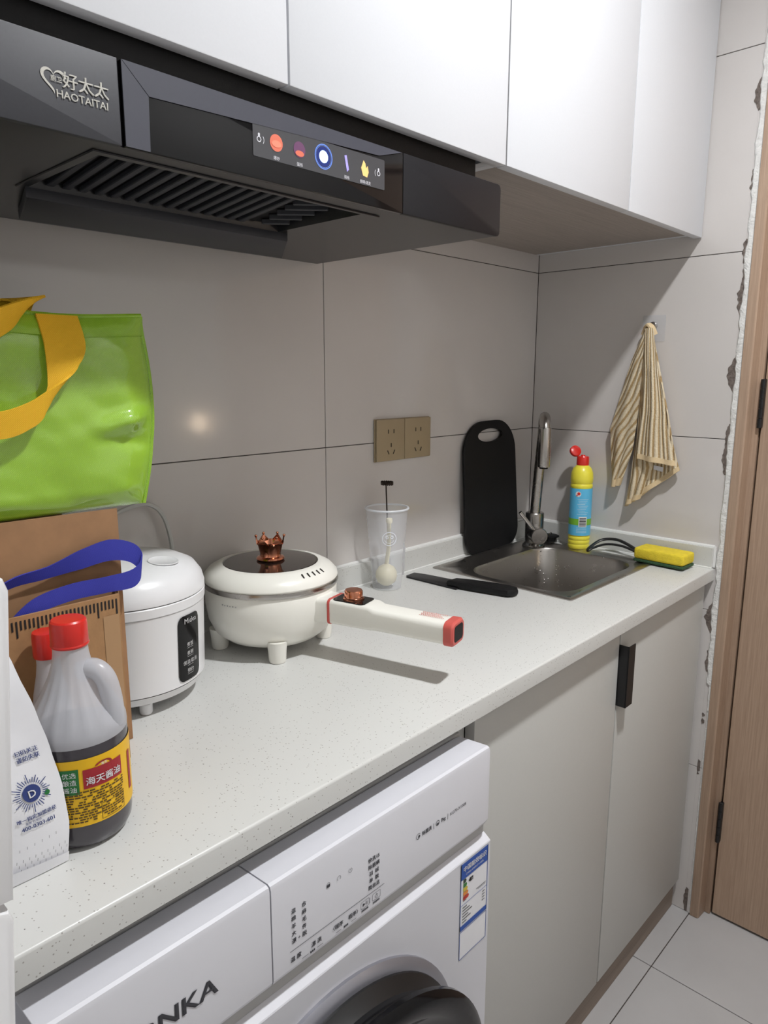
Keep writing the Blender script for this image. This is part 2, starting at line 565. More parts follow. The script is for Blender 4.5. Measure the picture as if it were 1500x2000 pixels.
# rough plaster seam between the tiles and the door frame
def nz(z, s=1.0, k=0.0): return noise.noise(Vector((z * 18 * s, k, 3.1 * k + 1.7)))
bm = B()
n = 560
rows = []
for i in range(n + 1):
    z = 0.001 + 2.09 * i / n
    thin = 0.45 if z < 0.62 else 1.0
    l = -0.5045 + 0.0045 * nz(z, 1.0, 1) + 0.003 * nz(z, 4, 2)
    l = -0.521 + (l + 0.521) * thin
    pr = 0.004 + 0.0018 * nz(z, 1.5, 3) + 0.0010 * nz(z, 14, 4)
    if z < 0.55: pr *= 0.5
    q = [(0.0005, l), (-pr * 0.8, l + (-.521 - l) * .2), (-pr * (1 + .5 * nz(z, 7, 5)), l + (-.521 - l) * .55), (-pr * .9, l + (-.521 - l) * .85), (-0.002, -.5225)]
    rows.append([bm.verts.new((x, y, z)) for x, y in q])
for a, b in zip(rows, rows[1:]):
    for k in range(4): bm.faces.new((a[k], a[k + 1], b[k + 1], b[k]))
tr = struct('trim_1', bm, M['plaster'])
# bare mortar where tile edges broke away
bm = B()
rows = []
for i in range(n + 1):
    z = 0.002 + 2.08 * i / n
    e = (max(0.0, nz(z, .6, 11) - 0.10) * 0.034 + 0.005 * nz(z, 6, 12)) * (nz(z, .6, 11) > .06) * (1.0 if z > .55 else .5)
    rows.append([bm.verts.new((-0.0009, -0.5045 + max(e, 0), z)), bm.verts.new((-0.0009, -0.5046 - (.006 if e > 0 else 0), z))])
for a, b in zip(rows, rows[1:]): bm.faces.new((a[0], a[1], b[1], b[0]))
part('mortar_patch', bm, M['chip'], tr, 'dark crumbling mortar along the broken tile edge')

# wooden door with its frame
dr = bpy.data.objects.new('door_1', None); COL.objects.link(dr); dr.location = (0.03, -0.98, 0); ORG['door_1'] = Vector((0.03, -0.98, 0))
dr['kind'] = 'structure'
bm = B()
prof = [(-0.007, -0.5205), (-0.007, -0.538), (-0.004, -0.541), (0.012, -0.5425), (0.03, -0.5435), (0.03, -0.556), (0.12, -0.556), (0.12, -0.5205)]
prism(bm, [(x, y) for x, y in prof], (0, 0, 0.001), (1, 0, 0), (0, 1, 0), (0, 0, 1), 2.09, 0.001)
prof2 = [(x, -1.96 - y) for x, y in prof]
prism(bm, prof2, (0, 0, 0.001), (1, 0, 0), (0, 1, 0), (0, 0, 1), 2.09, 0.001)
box(bm, -0.007, 0.12, -1.4395, -0.5205, 2.06, 2.10, 0.001, 1)
part('door_frame', bm, M['oak'], dr)
bm = B(); box(bm, 0.034, 0.075, -1.400, -0.5595, 0.006, 2.056, 0.0015, 1)
part('door_leaf', bm, M['oak'], dr)
bm = B(); box(bm, 0.08, 0.12, -1.41, -0.55, 0.0, 2.06)
part('door_stop', bm, M['blackm'], dr)
for z in (0.262, 1.28, 1.9):
    bm = B()
    box(bm, 0.024, 0.0345, -0.5635, -0.5555, z - 0.053, z + 0.053, 0.001, 1)
    for k in range(5):
        tube(bm, [(0.0255, -0.5585, z - .053 + k * .0212), (0.0255, -0.5585, z - .053 + k * .0212 + .0203)], 0.0052, 10)
    part('hinge', bm, M['black'], dr)
bm = B(); tube(bm, [(0.034, -1.33, 1.0), (-0.02, -1.33, 1.0), (-0.02, -1.22, 1.0)], 0.009, 10)
part('door_handle', bm, M['black'], dr)

# ceiling downlight
t = thing('ceiling_downlight', 'small round surface-mounted downlight on the ceiling above the aisle', 'lamp', LAMP_POS)
bm = B(); lathe(bm, [(0.0585, -0.006), (0.0585, -0.046), (0.0610, -0.048), (0.0660, -0.048), (0.0680, -0.046), (0.0680, 0.0)], LAMP_POS, 48)
part('housing', bm, M['lgrey'], t)
bm = B(); lathe(bm, [(0.0, -0.0105), (0.058, -0.0105)], LAMP_POS, 40)
part('diffuser', bm, M['lampe'], t)

# ================================================================ upper cabinets
def upper(name, label, x0, x1, seams, bottom):
    t = thing(name, label, 'cabinet', ((x0 + x1) / 2, -0.2, 1.64))
    bm = B()
    box(bm, x0, x0 + .016, -0.392, -0.001, 1.644, 2.60); box(bm, x1 - .016, x1, -0.392, -0.001, 1.644, 2.60)
    box(bm, x0 + .016, x1 - .016, -0.392, -0.001, 2.584, 2.60); box(bm, x0 + .016, x1 - .016, -0.008, -0.001, 1.66, 2.584)
    box(bm, x0 + .016, x1 - .016, -0.385, -0.008, 2.0, 2.016)
    part('body', bm, M['lam'], t)
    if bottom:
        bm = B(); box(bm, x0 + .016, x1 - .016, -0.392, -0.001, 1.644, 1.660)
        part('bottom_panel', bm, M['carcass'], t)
    for a, b in zip(seams, seams[1:]):
        bm = B(); box(bm, a + .0012, b - .0012, -0.412, -0.3935, 1.6375, 2.60, 0.0012, 2)
        part('door', bm, M['lam'], t)
    return t
upper('wall_cabinet', 'white two-door wall cabinet above the sink, against the tiled end wall', -0.763, -0.0015, [-0.763, -0.365, -0.0015], True)
upper('wall_cabinet', 'white two-door wall cabinet directly above the black range hood', -1.5625, -0.7635, [-1.5625, -1.1635, -0.7635], False)

# ================================================================ range hood
h = thing('range_hood', 'black range hood with lit touch display under the white wall cabinets', 'range hood', (-1.18, -0.2, 1.542))
HX0, HX1 = -1.598, -0.763
OX0, OX1, OY0, OY1 = -1.353, -1.012, -0.364, -0.197        # intake opening in the underside
bm = B()
zb = 1.542
xs = [HX0 + .004, OX0, OX1, HX1 - .004]; ys = [-0.397, OY0, OY1, -0.002]
for i in range(3):
    for j in range(3):
        if i == 1 and j == 1: continue
        box(bm, xs[i], xs[i + 1], ys[j], ys[j + 1], zb, zb + .006)
box(bm, xs[0], xs[3], -0.397, -0.391, zb + .006, 1.611)
box(bm, xs[0], xs[0] + .006, -0.391, -0.002, zb + .006, 1.611)
box(bm, xs[3] - .006, xs[3], -0.391, -0.002, zb + .006, 1.611)
box(bm, xs[0] + .006, xs[3] - .006, -0.391, -0.002, 1.607, 1.611)
box(bm, xs[0] + .006, xs[3] - .006, -0.008, -0.002, zb + .006, 1.607)
part('body', bm, M['hood'], h)
bm = B()
box(bm, -1.54, -0.80, -0.386, -0.012, 1.6115, 1.98, 0.004, 2)
part('fan_housing', bm, M['blackm'], h)
# chamfered flange round the opening
bm = B()
def oloop(dx, dy, z): return [Vector(p) for p in ((OX0 - dx, OY0 - dy, z), (OX1 + dx + .02 * (dx > 0), OY0 - dy * .5, z), (OX1 + dx + .02 * (dx > 0), OY1 + dy, z), (OX0 - dx, OY1 + dy, z))]
loft(bm, [oloop(.010, .010, zb - .0004), oloop(.009, .009, zb - .0016), oloop(0, 0, zb - .0016), oloop(-.006, -.004, zb + .010), oloop(-.006, -.004, zb + .056)])
part('intake_flange', bm, M['hood'], h)
# baffle filter: frame and slats
bm = B()
box(bm, OX0 - .004, OX1 + .004, -.090, .090, -.0015, .0015, 0, 1, Matrix.Translation((0, -.2805, zb + .0165)) @ Matrix.Rotation(-.1, 4, 'X'))
ff = part('baffle_filter', bm, M['blackm'], h)
for k in range(15):
    x = OX0 + .022 + k * .0180
    bm = B()
    box(bm, -.0042, .0042, -.080, .080, -.0030, .0030, .001, 1, Matrix.Translation((x, -.281, zb + .0125)) @ Matrix.Rotation(-.1, 4, 'X'))
    part('slat', bm, M['hoodp'], ff)
for k in range(6):
    bm = B()
    L = .034 - .003 * k
    box(bm, -L, L, -.0026, .0026, -.0035, .0035, .001, 1, Matrix.Translation((OX1 - .036 + .002 * k, OY1 - .148 + .024 * k, zb + .0155 - .0022 * k)) @ Matrix.Rotation(-.75, 4, 'Z'))
    part('slat', bm, M['hoodp'], ff)
# oil tray behind the opening
bm = B()
prism(bm, [(-1.356, -.197), (-.995, -.197), (-.905, -.072), (-1.318, -.072)], (0, 0, 1.529), (1, 0, 0), (0, 1, 0), (0, 0, 1), .013, .002)
part('oil_tray', bm, M['hoodp'], h)
# front fascia
def fascia(name, x0, x1, m, r0, r1, y0=-.4035, z0=1.541, z1=1.6125):
    o = []
    for (cx, cz, r, a) in ((x1 - r1, z1 - r1, r1, 0), (x0 + r0, z1 - r0, r0, PI / 2), (x0 + r0, z0 + r0, r0, PI), (x1 - r1, z0 + r1, r1, 1.5 * PI)):
        o += [(cx + r * math.cos(a + PI / 2 * k / 4), cz + r * math.sin(a + PI / 2 * k / 4)) for k in range(5)]
    b2 = B(); prism(b2, o, (0, y0, 0), (1, 0, 0), (0, 0, 1), (0, 1, 0), -.3972 - y0, .0007)
    return part(name, b2, m, h)
lp = fascia('logo_panel', HX0, -1.3495, M['hoodp'], .005, .0008)
gp = fascia('glass_panel', -1.3465, -0.9765, M['gloss'], .0008, .0008)
fascia('end_panel', -0.9755, HX1, M['endg'], .0008, .007)
bm = B()  # paler left and top strips: a reflection in the glass, built as colour
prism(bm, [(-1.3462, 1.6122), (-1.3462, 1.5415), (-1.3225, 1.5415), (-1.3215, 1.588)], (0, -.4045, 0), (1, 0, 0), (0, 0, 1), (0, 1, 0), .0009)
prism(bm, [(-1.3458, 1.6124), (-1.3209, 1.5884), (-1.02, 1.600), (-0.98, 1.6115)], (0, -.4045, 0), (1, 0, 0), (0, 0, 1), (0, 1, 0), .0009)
part('reflection_band', bm, M['hoodrefl'], gp)
hp = plane_map((0, -.4038, 0), (1, 0, 0), (0, 0, 1), .0003)
m_disp = mat('hood_screen', srgb(52, 52, 55), 0.25, emit=srgb(120, 120, 124), es=0.22)
ds = shape(gp, 'touch_display', [rrect(-1.2065, -1.0105, 1.5625, 1.5965, .0015)], hp, m_disp, 'lit touch display strip')
hq = plane_map((0, -.4038, 0), (1, 0, 0), (0, 0, 1), .0008)
hp2 = plane_map((0, -.4038, 0), (1, 0, 0), (0, 0, 1), .0006)
hr = plane_map((0, -.4038, 0), (1, 0, 0), (0, 0, 1), .0012)
def em(name, r, g, b, s): return mat(name, srgb(r, g, b), .3, emit=srgb(r, g, b), es=s)
E1, E2, E3, E4, E5, EW = em('planet_orange', 196, 104, 84, .5), em('planet_plum', 96, 62, 92, .5), em('ring_blue', 96, 130, 214, .6), em('core_white', 200, 226, 255, 1.2), em('flame_yellow', 226, 184, 116, .6), em('print_glow', 190, 190, 195, .5)
zi = 1.5805
shape(gp, 'speed_icon', [disc(-1.1765, zi, .0085)], hq, E1)
shape(gp, 'speed_icon', [disc(-1.1765, zi - .001, .0062, .0034)], hr, em('planet_light', 214, 126, 104, .5))
shape(gp, 'speed_icon', [disc(-1.145, zi, .0082)], hq, E2)
shape(gp, 'speed_icon', [disc(-1.145, zi - .004, .0060, .0030)], hr, E1)
shape(gp, 'power_ring', ringpolys(-1.110, zi, .0122, .0132) + ringpolys(-1.110, zi, .0112, .0116), hq, E3)
shape(gp, 'power_disc', [disc(-1.110, zi, .0104)], hp2, em('disc_navy', 24, 40, 104, .6))
shape(gp, 'power_core', [disc(-1.110, zi, .0066)], hq, E4)
shape(gp, 'speed_icon', [[(-1.078, zi + .008), (-1.074, zi - .009), (-1.071, zi - .006), (-1.0745, zi + .009)]], hq, em('comet_violet', 150, 140, 214, .7))
shape(gp, 'light_icon', [[(-1.047, zi + .009), (-1.051, zi), (-1.048, zi - .008), (-1.041, zi - .009), (-1.0385, zi - .003), (-1.040, zi + .004), (-1.0425, zi + .001), (-1.044, zi + .006)]], hq, E5)
for x, s in ((-1.1765, '爆炒'), (-1.145, '强档'), (-1.0745, '弱档'), (-1.044, '照明/清洗')):
    text(gp, 'icon_caption', s, hq, x, zi - .0165, .0042, EW)
for x, sg in ((-1.199, 1), (-1.0215, -1)):
    shape(gp, 'gesture_icon', ringpolys(x, zi - .001, .0020, .0029, 12) + [rrect(x - .0012, x + .0012, zi + .001, zi + .005, .001)]
          + ringpolys(x + sg * .001, zi - .001, .0050, .0056, 6, -.7 if sg > 0 else PI - .7, .7 if sg > 0 else PI + .7), hq, EW)
# logo: heart outline, characters, latin name
lm = plane_map((0, -.4036, 0), (1, 0, 0), (0, 0, 1), .0004)
def heart(cx, cz, s, n=40):
    o = []
    for k in range(n):
        a = 2 * PI * k / n
        o.append((cx + s * 16 * math.sin(a) ** 3 / 16, cz + s * (13 * math.cos(a) - 5 * math.cos(2 * a) - 2 * math.cos(3 * a) - math.cos(4 * a)) / 16))
    return o
A1, A2 = heart(-1.4065, 1.5800, .0106), heart(-1.4065, 1.5800, .0080)
polys = [[A1[i], A1[(i + 1) % 40], A2[(i + 1) % 40], A2[i]] for i in range(40) if not 9 < i < 19]
shape(lp, 'heart_logo', polys, lm, M['print_w'])
text(lp, 'logo_text', '好太太', lm, -1.3795, 1.5765, .0138, M['print_w'], bold=.012, space=.95)
text(lp, 'logo_text', 'HAOTAITAI', lm, -1.3830, 1.5670, .0086, M['print_w'], bold=.012)
text(lp, 'logo_text', '厨卫', lm, -1.4045, 1.5788, .0048, M['print_w'], bold=.01)

# ================================================================ worktop
c = thing('countertop', 'speckled pale grey quartz worktop running along the tiled wall', 'countertop', (-0.78, -0.25, 0.903))
def fy_(x): return -0.502 + 0.014 * x / 1.55
gx = [-1.546, -1.2, -0.8, -0.432, -0.068, -0.0015]
gy = [None, -0.362, -0.055, -0.0015]
bm = B()
V = {}
for i, x in enumerate(gx):
    for j, y in enumerate(gy):
        yy = fy_(x) if y is None else y
        V[i, j, 1] = bm.verts.new((x, yy, .903)); V[i, j, 0] = bm.verts.new((x, yy, .874))
hole = (3, 1)
for i in range(5):
    for j in range(3):
        if (i, j) == hole: continue
        bm.faces.new([V[i, j, 1], V[i + 1, j, 1], V[i + 1, j + 1, 1], V[i, j + 1, 1]])
        bm.faces.new([V[i, j, 0], V[i, j + 1, 0], V[i + 1, j + 1, 0], V[i + 1, j, 0]])
def side(a, b_): bm.faces.new([V[a[0], a[1], 0], V[b_[0], b_[1], 0], V[b_[0], b_[1], 1], V[a[0], a[1], 1]])
for i in range(5): side((i, 0), (i + 1, 0)); side((i + 1, 3), (i, 3))
for j in range(3): side((5, j), (5, j + 1)); side((0, j + 1), (0, j))
side((4, 1), (3, 1)); side((3, 1), (3, 2)); side((3, 2), (4, 2)); side((4, 2), (4, 1))
bmesh.ops.recalc_face_normals(bm, faces=bm.faces)
es = [e for e in bm.edges if all(abs(v.co.z - .903) < 1e-5 and v.co.y < -.49 for v in e.verts)]
bmesh.ops.bevel(bm, geom=es, offset=.0035, segments=3, profile=.5, affect='EDGES')
part('slab', bm, M['quartz'], c)
c1 = thing('upstand', 'long quartz upstand strip along the foot of the back wall tiles', 'upstand', (-.78, -.006, .9034))
bm = B(); box(bm, -1.546, -0.0015, -0.0125, -0.0008, 0.9034, 0.952, .001, 1); part('strip', bm, M['quartz'], c1)
c2 = thing('upstand', 'short quartz upstand strip behind the sponge on the end wall', 'upstand', (-.006, -.25, .9034))
bm = B(); box(bm, -0.0125, -0.0008, -0.499, -0.0135, 0.9034, 0.952, .001, 1); part('strip', bm, M['quartz'], c2)
for o_, segs in ((c1, (((-1.546, -.0125, .9040), (-.013, -.0125, .9040), .0022), ((-1.546, -.003, .9525), (-.003, -.003, .9525), .0040))),
                 (c2, (((-.0125, -.015, .9040), (-.0125, -.499, .9040), .0022), ((-.003, -.003, .9525), (-.003, -.499, .9525), .0040), ((-.004, -.4995, .905), (-.004, -.4995, .953), .004)))):
    for a, b_, r_ in segs:
        bm = B(); tube(bm, [a, b_], r_, 8); part('caulk_bead', bm, M['caulk'], o_)

# ================================================================ sink base cabinet
k = thing('base_cabinet', 'white two-door base cabinet with one black pull under the sink', 'cabinet', (-0.46, -0.25, 0))
bm = B()
box(bm, -0.928, -0.910, -0.470, -0.004, 0.085, 0.8735); box(bm, -0.022, -0.004, -0.470, -0.004, 0.085, 0.8735)
box(bm, -0.910, -0.022, -0.470, -0.004, 0.085, 0.102); box(bm, -0.910, -0.022, -0.012, -0.004, 0.102, 0.70)
part('body', bm, M['lamw'], k)
for a, b_ in ((-0.910, -0.4475), (-0.4455, -0.012)):
    bm = B(); box(bm, a + .001, b_ - .001, -0.488, -0.4705, 0.088, 0.8700, .0012, 2)
    d = part('door', bm, M['lamw'], k)
bm = B()
box(bm, -.4465, -.4445, -.507, -.470, .714, .838, .0006, 1); box(bm, -.4465, -.4180, -.507, -.5045, .714, .838, .0008, 1)
part('handle', bm, M['black'], d, 'black metal edge pull')
bm = B(); box(bm, -0.926, -0.004, -0.474, -0.458, 0.0005, 0.087, .0008, 1)
part('kick_board', bm, M['kick'], k)

# ================================================================ sink, faucet
s = thing('sink', 'square brushed steel sink set into the worktop, wet inside', 'sink', (-0.25, -0.21, 0.903))
bm = B()
def L3(x0, x1, y0, y1, r, z, n=6): return [Vector((x, y, z)) for x, y in rrect(x0, x1, y0, y1, r, n)]
X0, X1, Y0, Y1 = -.455, -.048, -.386, -.030
loops = [L3(X0, X1, Y0, Y1, .006, .9032), L3(X0, X1, Y0, Y1, .006, .9052), L3(X0 + .003, X1 - .003, Y0 + .003, Y1 - .003, .006, .9066),
         L3(X0 + .016, X1 - .016, Y0 + .016, Y1 - .016, .006, .9062), L3(X0 + .020, X1 - .020, Y0 + .020, Y1 - .020, .006, .9040),
         L3(X0 + .027, X1 - .030, Y0 + .027, Y1 - .062, .060, .9036), L3(X0 + .031, X1 - .034, Y0 + .031, Y1 - .066, .060, .9022),
         L3(X0 + .034, X1 - .037, Y0 + .034, Y1 - .069, .060, .895), L3(X0 + .038, X1 - .041, Y0 + .038, Y1 - .073, .056, .80),
         L3(X0 + .048, X1 - .051, Y0 + .048, Y1 - .083, .050, .765), L3(X0 + .070, X1 - .073, Y0 + .070, Y1 - .105, .045, .755)]
loft(bm, loops, False, True)
part('basin', bm, M['steel'], s)
bm = B(); lathe(bm, [(0, .001), (.028, .001), (.036, .003), (.040, .001)], (-.25, -.225, .7555), 28)
part('drain', bm, M['chrome'], s)

f = thing('faucet', 'satin steel swan-neck faucet standing at the back corner of the sink', 'faucet', (-.103, -.082, .904))
FX, FY = -.103, -.082
bm = B(); lathe(bm, [(.0, 0), (.029, 0), (.029, .004), (.0255, .008), (.0235, .010), (.0235, .086), (.022, .088), (.0, .088)], (FX, FY, .9042), 32)
part('column', bm, M['chrome'], f)
dx, dy = -.826, -.564                     # swivelled over the basin
path = [(FX, FY, .985), (FX + .004, FY - .0045, 1.10), (FX + .008, FY - .009, 1.198)]
R_ = .040
for q in range(1, 13):
    a = PI - PI * q / 12
    path.append((FX + .008 + dx * (R_ + R_ * math.cos(a)), FY - .009 + dy * (R_ + R_ * math.cos(a)), 1.198 + R_ * math.sin(a)))
bm = B(); tube(bm, path, .0132, 24)
part('neck', bm, M['chrome'], f)
ex, ey = path[-1][0], path[-1][1]
bm = B(); lathe(bm, [(.010, -.078), (.0142, -.078), (.0152, -.075), (.0152, .014), (.0140, .018), (.0, .020)], (ex, ey, 1.198), 28)
part('spray_head', bm, M['chrome'], f)
bm = B(); lathe(bm, [(.0, -.082), (.0105, -.082), (.0105, -.079)], (ex, ey, 1.198), 24)
part('aerator', bm, M['blackm'], f)
# lever valve facing the room
vx, vy = -.66, -.75
A0 = Vector((FX, FY, .938)); D = Vector((vx, vy, 0)).normalized()
bm = B(); tube(bm, [A0 + D * .010, A0 + D * .046, A0 + D * .048], [.0215, .0215, .0200], 32)
part('valve', bm, M['chrome'], f)
P0 = A0 + D * .034
bm = B(); tube(bm, [P0 + Vector((-.006, .006, .012)), P0 + Vector((-.040, .030, .062))], .0048, 12)
part('lever', bm, M['chrome'], f)

# ================================================================ washing machine
wm = thing('washing_machine', 'white front-loading washing machine under the worktop beside the base cabinet', 'washing machine', (-1.235, -.28, 0))
WX0, WX1, WY = -1.535, -0.936, -.540
bm = B()
box(bm, WX0 + .003, WX1 - .003, -.520, -.03, .018, .832, .006, 2)
part('cabinet', bm, M['wmw'], wm)
bm = B(); box(bm, WX0, WX1, -.484, -.025, .8325, .8465, .004, 2)
part('top_lid', bm, M['lgrey'], wm)
def wpanel(name, x0, x1, rnd):
    pr = [(-.4855, .834), (-.4855, .8435), (-.488, .8450), (-.5355, .8490), (-.5390, .8475), (WY - .0005, .843), (WY - .0005, .740), (-.5385, .7355), (-.523, .7290), (-.521, .7260)]
    if not rnd:
        b2 = B(); prism(b2, pr, (x0, 0, 0), (0, 1, 0), (0, 0, 1), (1, 0, 0), x1 - x0, .0006)
    else:
        b2 = B(); rings = []
        for u, ins in ((x0, 0), (x1 - .016, 0), (x1 - .007, .0015), (x1 - .002, .005), (x1, .010)):
            cy, cz = -.50, .79
            rings.append([Vector((u, y + ins * (y < -.52) , z - ins * (z > .83))) for y, z in pr])
        loft(b2, rings, True, True)
    return part(name, b2, M['wmw'], wm, angle=22)
wpanel('detergent_drawer', WX0, -1.3162, False)
cp = wpanel('control_panel', -1.3148, WX1, True)
bm = B(); box(bm, WX0 + .001, WX1 - .001, -.528, -.519, .690, .735)
part('groove', bm, M['lgrey'], wm)
bm = B()
prism(bm, [(-.519, .7125), (-.5285, .7115), (WY + .0008, .7045), (WY, .7030), (WY, .06), (-.519, .06)], (WX0, 0, 0), (0, 1, 0), (0, 0, 1), (1, 0, 0), WX1 - WX0, .001)
fp = part('front_panel', bm, M['wmw'], wm, angle=22)
for x in (WX0 + .05, WX1 - .05):
    for y in (-.47, -.07):
        bm = B(); lathe(bm, [(0, 0), (.022, 0), (.022, .006), (.012, .008), (.012, .02), (0, .02)], (x, y, .0005), 16)
        part('foot', bm, M['blackm'], wm)
# door
WC = (-1.235, .455)
RY = Matrix.Rotation(PI / 2, 4, 'X')      # lathe axis z -> -y
def wl(prof, name, m, seg=72, par=None):
    b2 = B(); lathe(b2, prof, (0, 0, 0), seg, Matrix.Translation((WC[0], WY, WC[1])) @ RY)
    return part(name, b2, m, par or wm)
ringm = mat('silver_ring', srgb(148, 148, 156), .32, .6)
dd = wl([(.219, -.002), (.219, .004), (.214, .009), (.207, .012), (.203, .012)], 'door_ring', ringm)
wl([(.2065, .008), (.2060, .015), (.1990, .022), (.1940, .030), (.1960, .038)], 'door_rim', M['black'], par=dd)
wl([(.1945, .036), (.2040, .046), (.2120, .054), (.2120, .060), (.2060, .065), (.1940, .067), (.1820, .063), (.1700, .056), (.120, .052), (.0, .052)], 'door_glass', M['gloss'], par=dd)
wmp = plane_map((0, WY - .0005, 0), (1, 0, 0), (0, 0, 1), .0005)
inkm = M['ink']
text(wm, 'brand_text', 'KONKA', wmp, -1.432, .776, .0255, M['ink'], bold=.018, sx=1.15)
for i, sx_ in enumerate(('快洗15', '除菌螨', '羽  绒', '单  脱', '筒自洁')):
    text(cp, 'program_text', sx_, wmp, -1.1705, .8005 - i * .0087, .0062, inkm, bold=.006)
for i, (a, b_) in enumerate((('混', '合'), ('棉', '麻'), ('羊', '毛'), ('大', '件'), ('漂', '脱'))):
    text(cp, 'program_text', a, wmp, -1.2880, .8035 - i * .0087, .0062, inkm, bold=.006)
    text(cp, 'program_text', b_, wmp, -1.2740, .8035 - i * .0087, .0062, inkm, bold=.006)
text(cp, 'program_text', '+', wmp, -1.2810, .8035 - 4 * .0087, .0062, inkm)
decal(cp, 'printed_line', [(-1.2935, .7600, -1.1535, .7606), (-1.2780, .7395 + .0030, -1.2690, .7430), (-1.2575, .7425, -1.2490, .7430), (-1.2300, .7425, -1.2220, .7430), (-1.2070, .7425, -1.1990, .7430), (-1.1775, .7485, -1.1770, .7555)], plane_map((0, WY - .0005, 0), (1, 0, 0), (0, 0, 1), .0006), inkm)
text(cp, 'key_text', '温 度', wmp, -1.2860, .7478, .0064, inkm, bold=.006)
text(cp, 'key_text', '漂 洗', wmp, -1.2580, .7478, .0064, inkm, bold=.006)
text(cp, 'key_text', '〈程序', wmp, -1.2285, .7478, .0062, inkm, bold=.006)
text(cp, 'key_text', '程序〉', wmp, -1.2020, .7478, .0062, inkm, bold=.006)
bp = []
for x in (-1.1850, -1.1665):
    o = rrect(x - .0068, x + .0068, .7477, .7567, .0016, 3); i2 = rrect(x - .0064, x + .0064, .7481, .7563, .0013, 3)
    bp += [[o[q], o[(q + 1) % len(o)], i2[(q + 1) % len(o)], i2[q]] for q in range(len(o))]
shape(cp, 'key_frame', bp, wmp, inkm)
shape(cp, 'play_symbol', [[(-1.1885, .7500), (-1.1845, .7522), (-1.1885, .7544)], [(-1.1837, .7500), (-1.1831, .7500), (-1.1831, .7544), (-1.1837, .7544)], [(-1.1820, .7500), (-1.1814, .7500), (-1.1814, .7544), (-1.1820, .7544)]], wmp, inkm)
shape(cp, 'power_symbol', ringpolys(-1.1665, .7520, .0021, .0026, 16, PI / 2 + .6, PI / 2 + 2 * PI - .6) + [[(-1.1668, .7520), (-1.1662, .7520), (-1.1662, .7549), (-1.1668, .7549)]], wmp, inkm)
decal(cp, 'fine_print', [(x + q * .0022 - .0055, .7440, x + q * .0022 - .0038, .7462) for x in (-1.1850, -1.1665) for q in range(5)] + [(x + q * .0024 - .0036, .7415, x + q * .0024 - .0018, .7440) for x in (-1.2632, -1.2146) for q in range(3)], wmp, inkm)
shape(cp, 'lock_symbol', ringpolys(-1.2400, .8085, .0019, .0023, 12, 0, PI) + [rrect(-1.2424, -1.2376, .8050, .8085, .0006)], wmp, inkm)
shape(cp, 'bell_symbol', ringpolys(-1.2245, .8075, .0024, .0028, 14, -.9, PI + .9), wmp, inkm)
shape(cp, 'clock_symbol', ringpolys(-1.2075, .8075, .0024, .0028, 14, -4.4, 1.2) + [[(-1.2077, .8075), (-1.2073, .8075), (-1.2073, .8095), (-1.2077, .8095)]], wmp, inkm)
shape(cp, 'rinse_symbol', ringpolys(-1.0930, .7900, .0034, .0040, 18, .6, 5.2) + [disc(-1.0915, .7895, .0019)], wmp, inkm)
text(cp, 'model_text', '除菌洗', wmp, -1.0770, .7878, .0062, inkm, bold=.006)
text(cp, 'model_text', '|', wmp, -1.0635, .7872, .0085, inkm)
shape(cp, 'drum_symbol', ringpolys(-1.0560, .7900, .0028, .0036, 16) + [disc(-1.0560, .7888, .0020, .0014)], wmp, inkm)
text(cp, 'model_text', '7kg', wmp, -1.0450, .7878, .0066, inkm, bold=.008)
text(cp, 'model_text', '|', wmp, -1.0355, .7872, .0085, inkm)
text(cp, 'model_text', 'KG70-X1008', wmp, -1.0310, .7878, .0062, inkm, align='LEFT')
# energy label
em0 = plane_map((-1.0045, WY, .5540), (1, 0, 0), (0, 0, 1), .0006)
em1 = plane_map((-1.0045, WY, .5545), (1, 0, 0), (0, 0, 1), .0011)
em2 = plane_map((-1.0045, WY, .5545), (1, 0, 0), (0, 0, 1), .0015)
lw, lh = .0615, .1475
el = decal(fp, 'energy_label', [(0, 0, lw, lh)], em0, M['paper'], label='blue and white energy label')
decal(fp, 'label_band', [(0, lh - .025, lw, lh - .0008), (0, .0445, lw, .052), (0, .0445, .0010, lh), (lw - .0010, .0445, lw, lh), (0, 0, .0008, .043), (lw - .0008, 0, lw, .043), (0, 0, lw, .0008), (0, .0422, lw, .043), (0, .083, lw, .0836)], em1, M['elabel'])
text(fp, 'label_text', '中国能效标识', em2, lw / 2, lh - .0135, .0088, M['white'], bold=.006)
text(fp, 'label_text', 'CHINA ENERGY LABEL', em2, lw / 2, lh - .0205, .0040, M['white'])
gc = [(40, 60, 44), (60, 130, 60), (214, 190, 60), (226, 140, 60), (196, 60, 48)]
for i, cc in enumerate(gc):
    yb = .116 - i * .0065
    shape(fp, 'grade_bar', [[(.006, yb), (.011 + i * .0016, yb), (.0125 + i * .0016, yb + .0028), (.011 + i * .0016, yb + .0056), (.006, yb + .0056)]], em1, mat('grade_%d' % i, srgb(*cc), .5))
shape(fp, 'grade_arrow', [[(.0175, .1145), (.0205, .1175), (.0275, .1175), (.0275, .1115), (.0205, .1115)]], em1, M['blacki'])
text(fp, 'label_text', '1', em2, .0243, .1125, .006, M['white'], bold=.01)
dash = [(.036, .0905, .058, .0913), (.040, .0885, .058, .0889)]
for i in range(6): dash.append((.005, .078 - i * .0045, .015 + (i * 7 % 5) * .003, .0792 - i * .0045))
for i in range(4): dash.append((.050, .078 - i * .0045, .056, .0790 - i * .0045))
dash += [(.006, .0885, .013, .0893), (.006, .0925, .014, .0931)]
decal(fp, 'fine_print', dash, em1, M['blacki'])

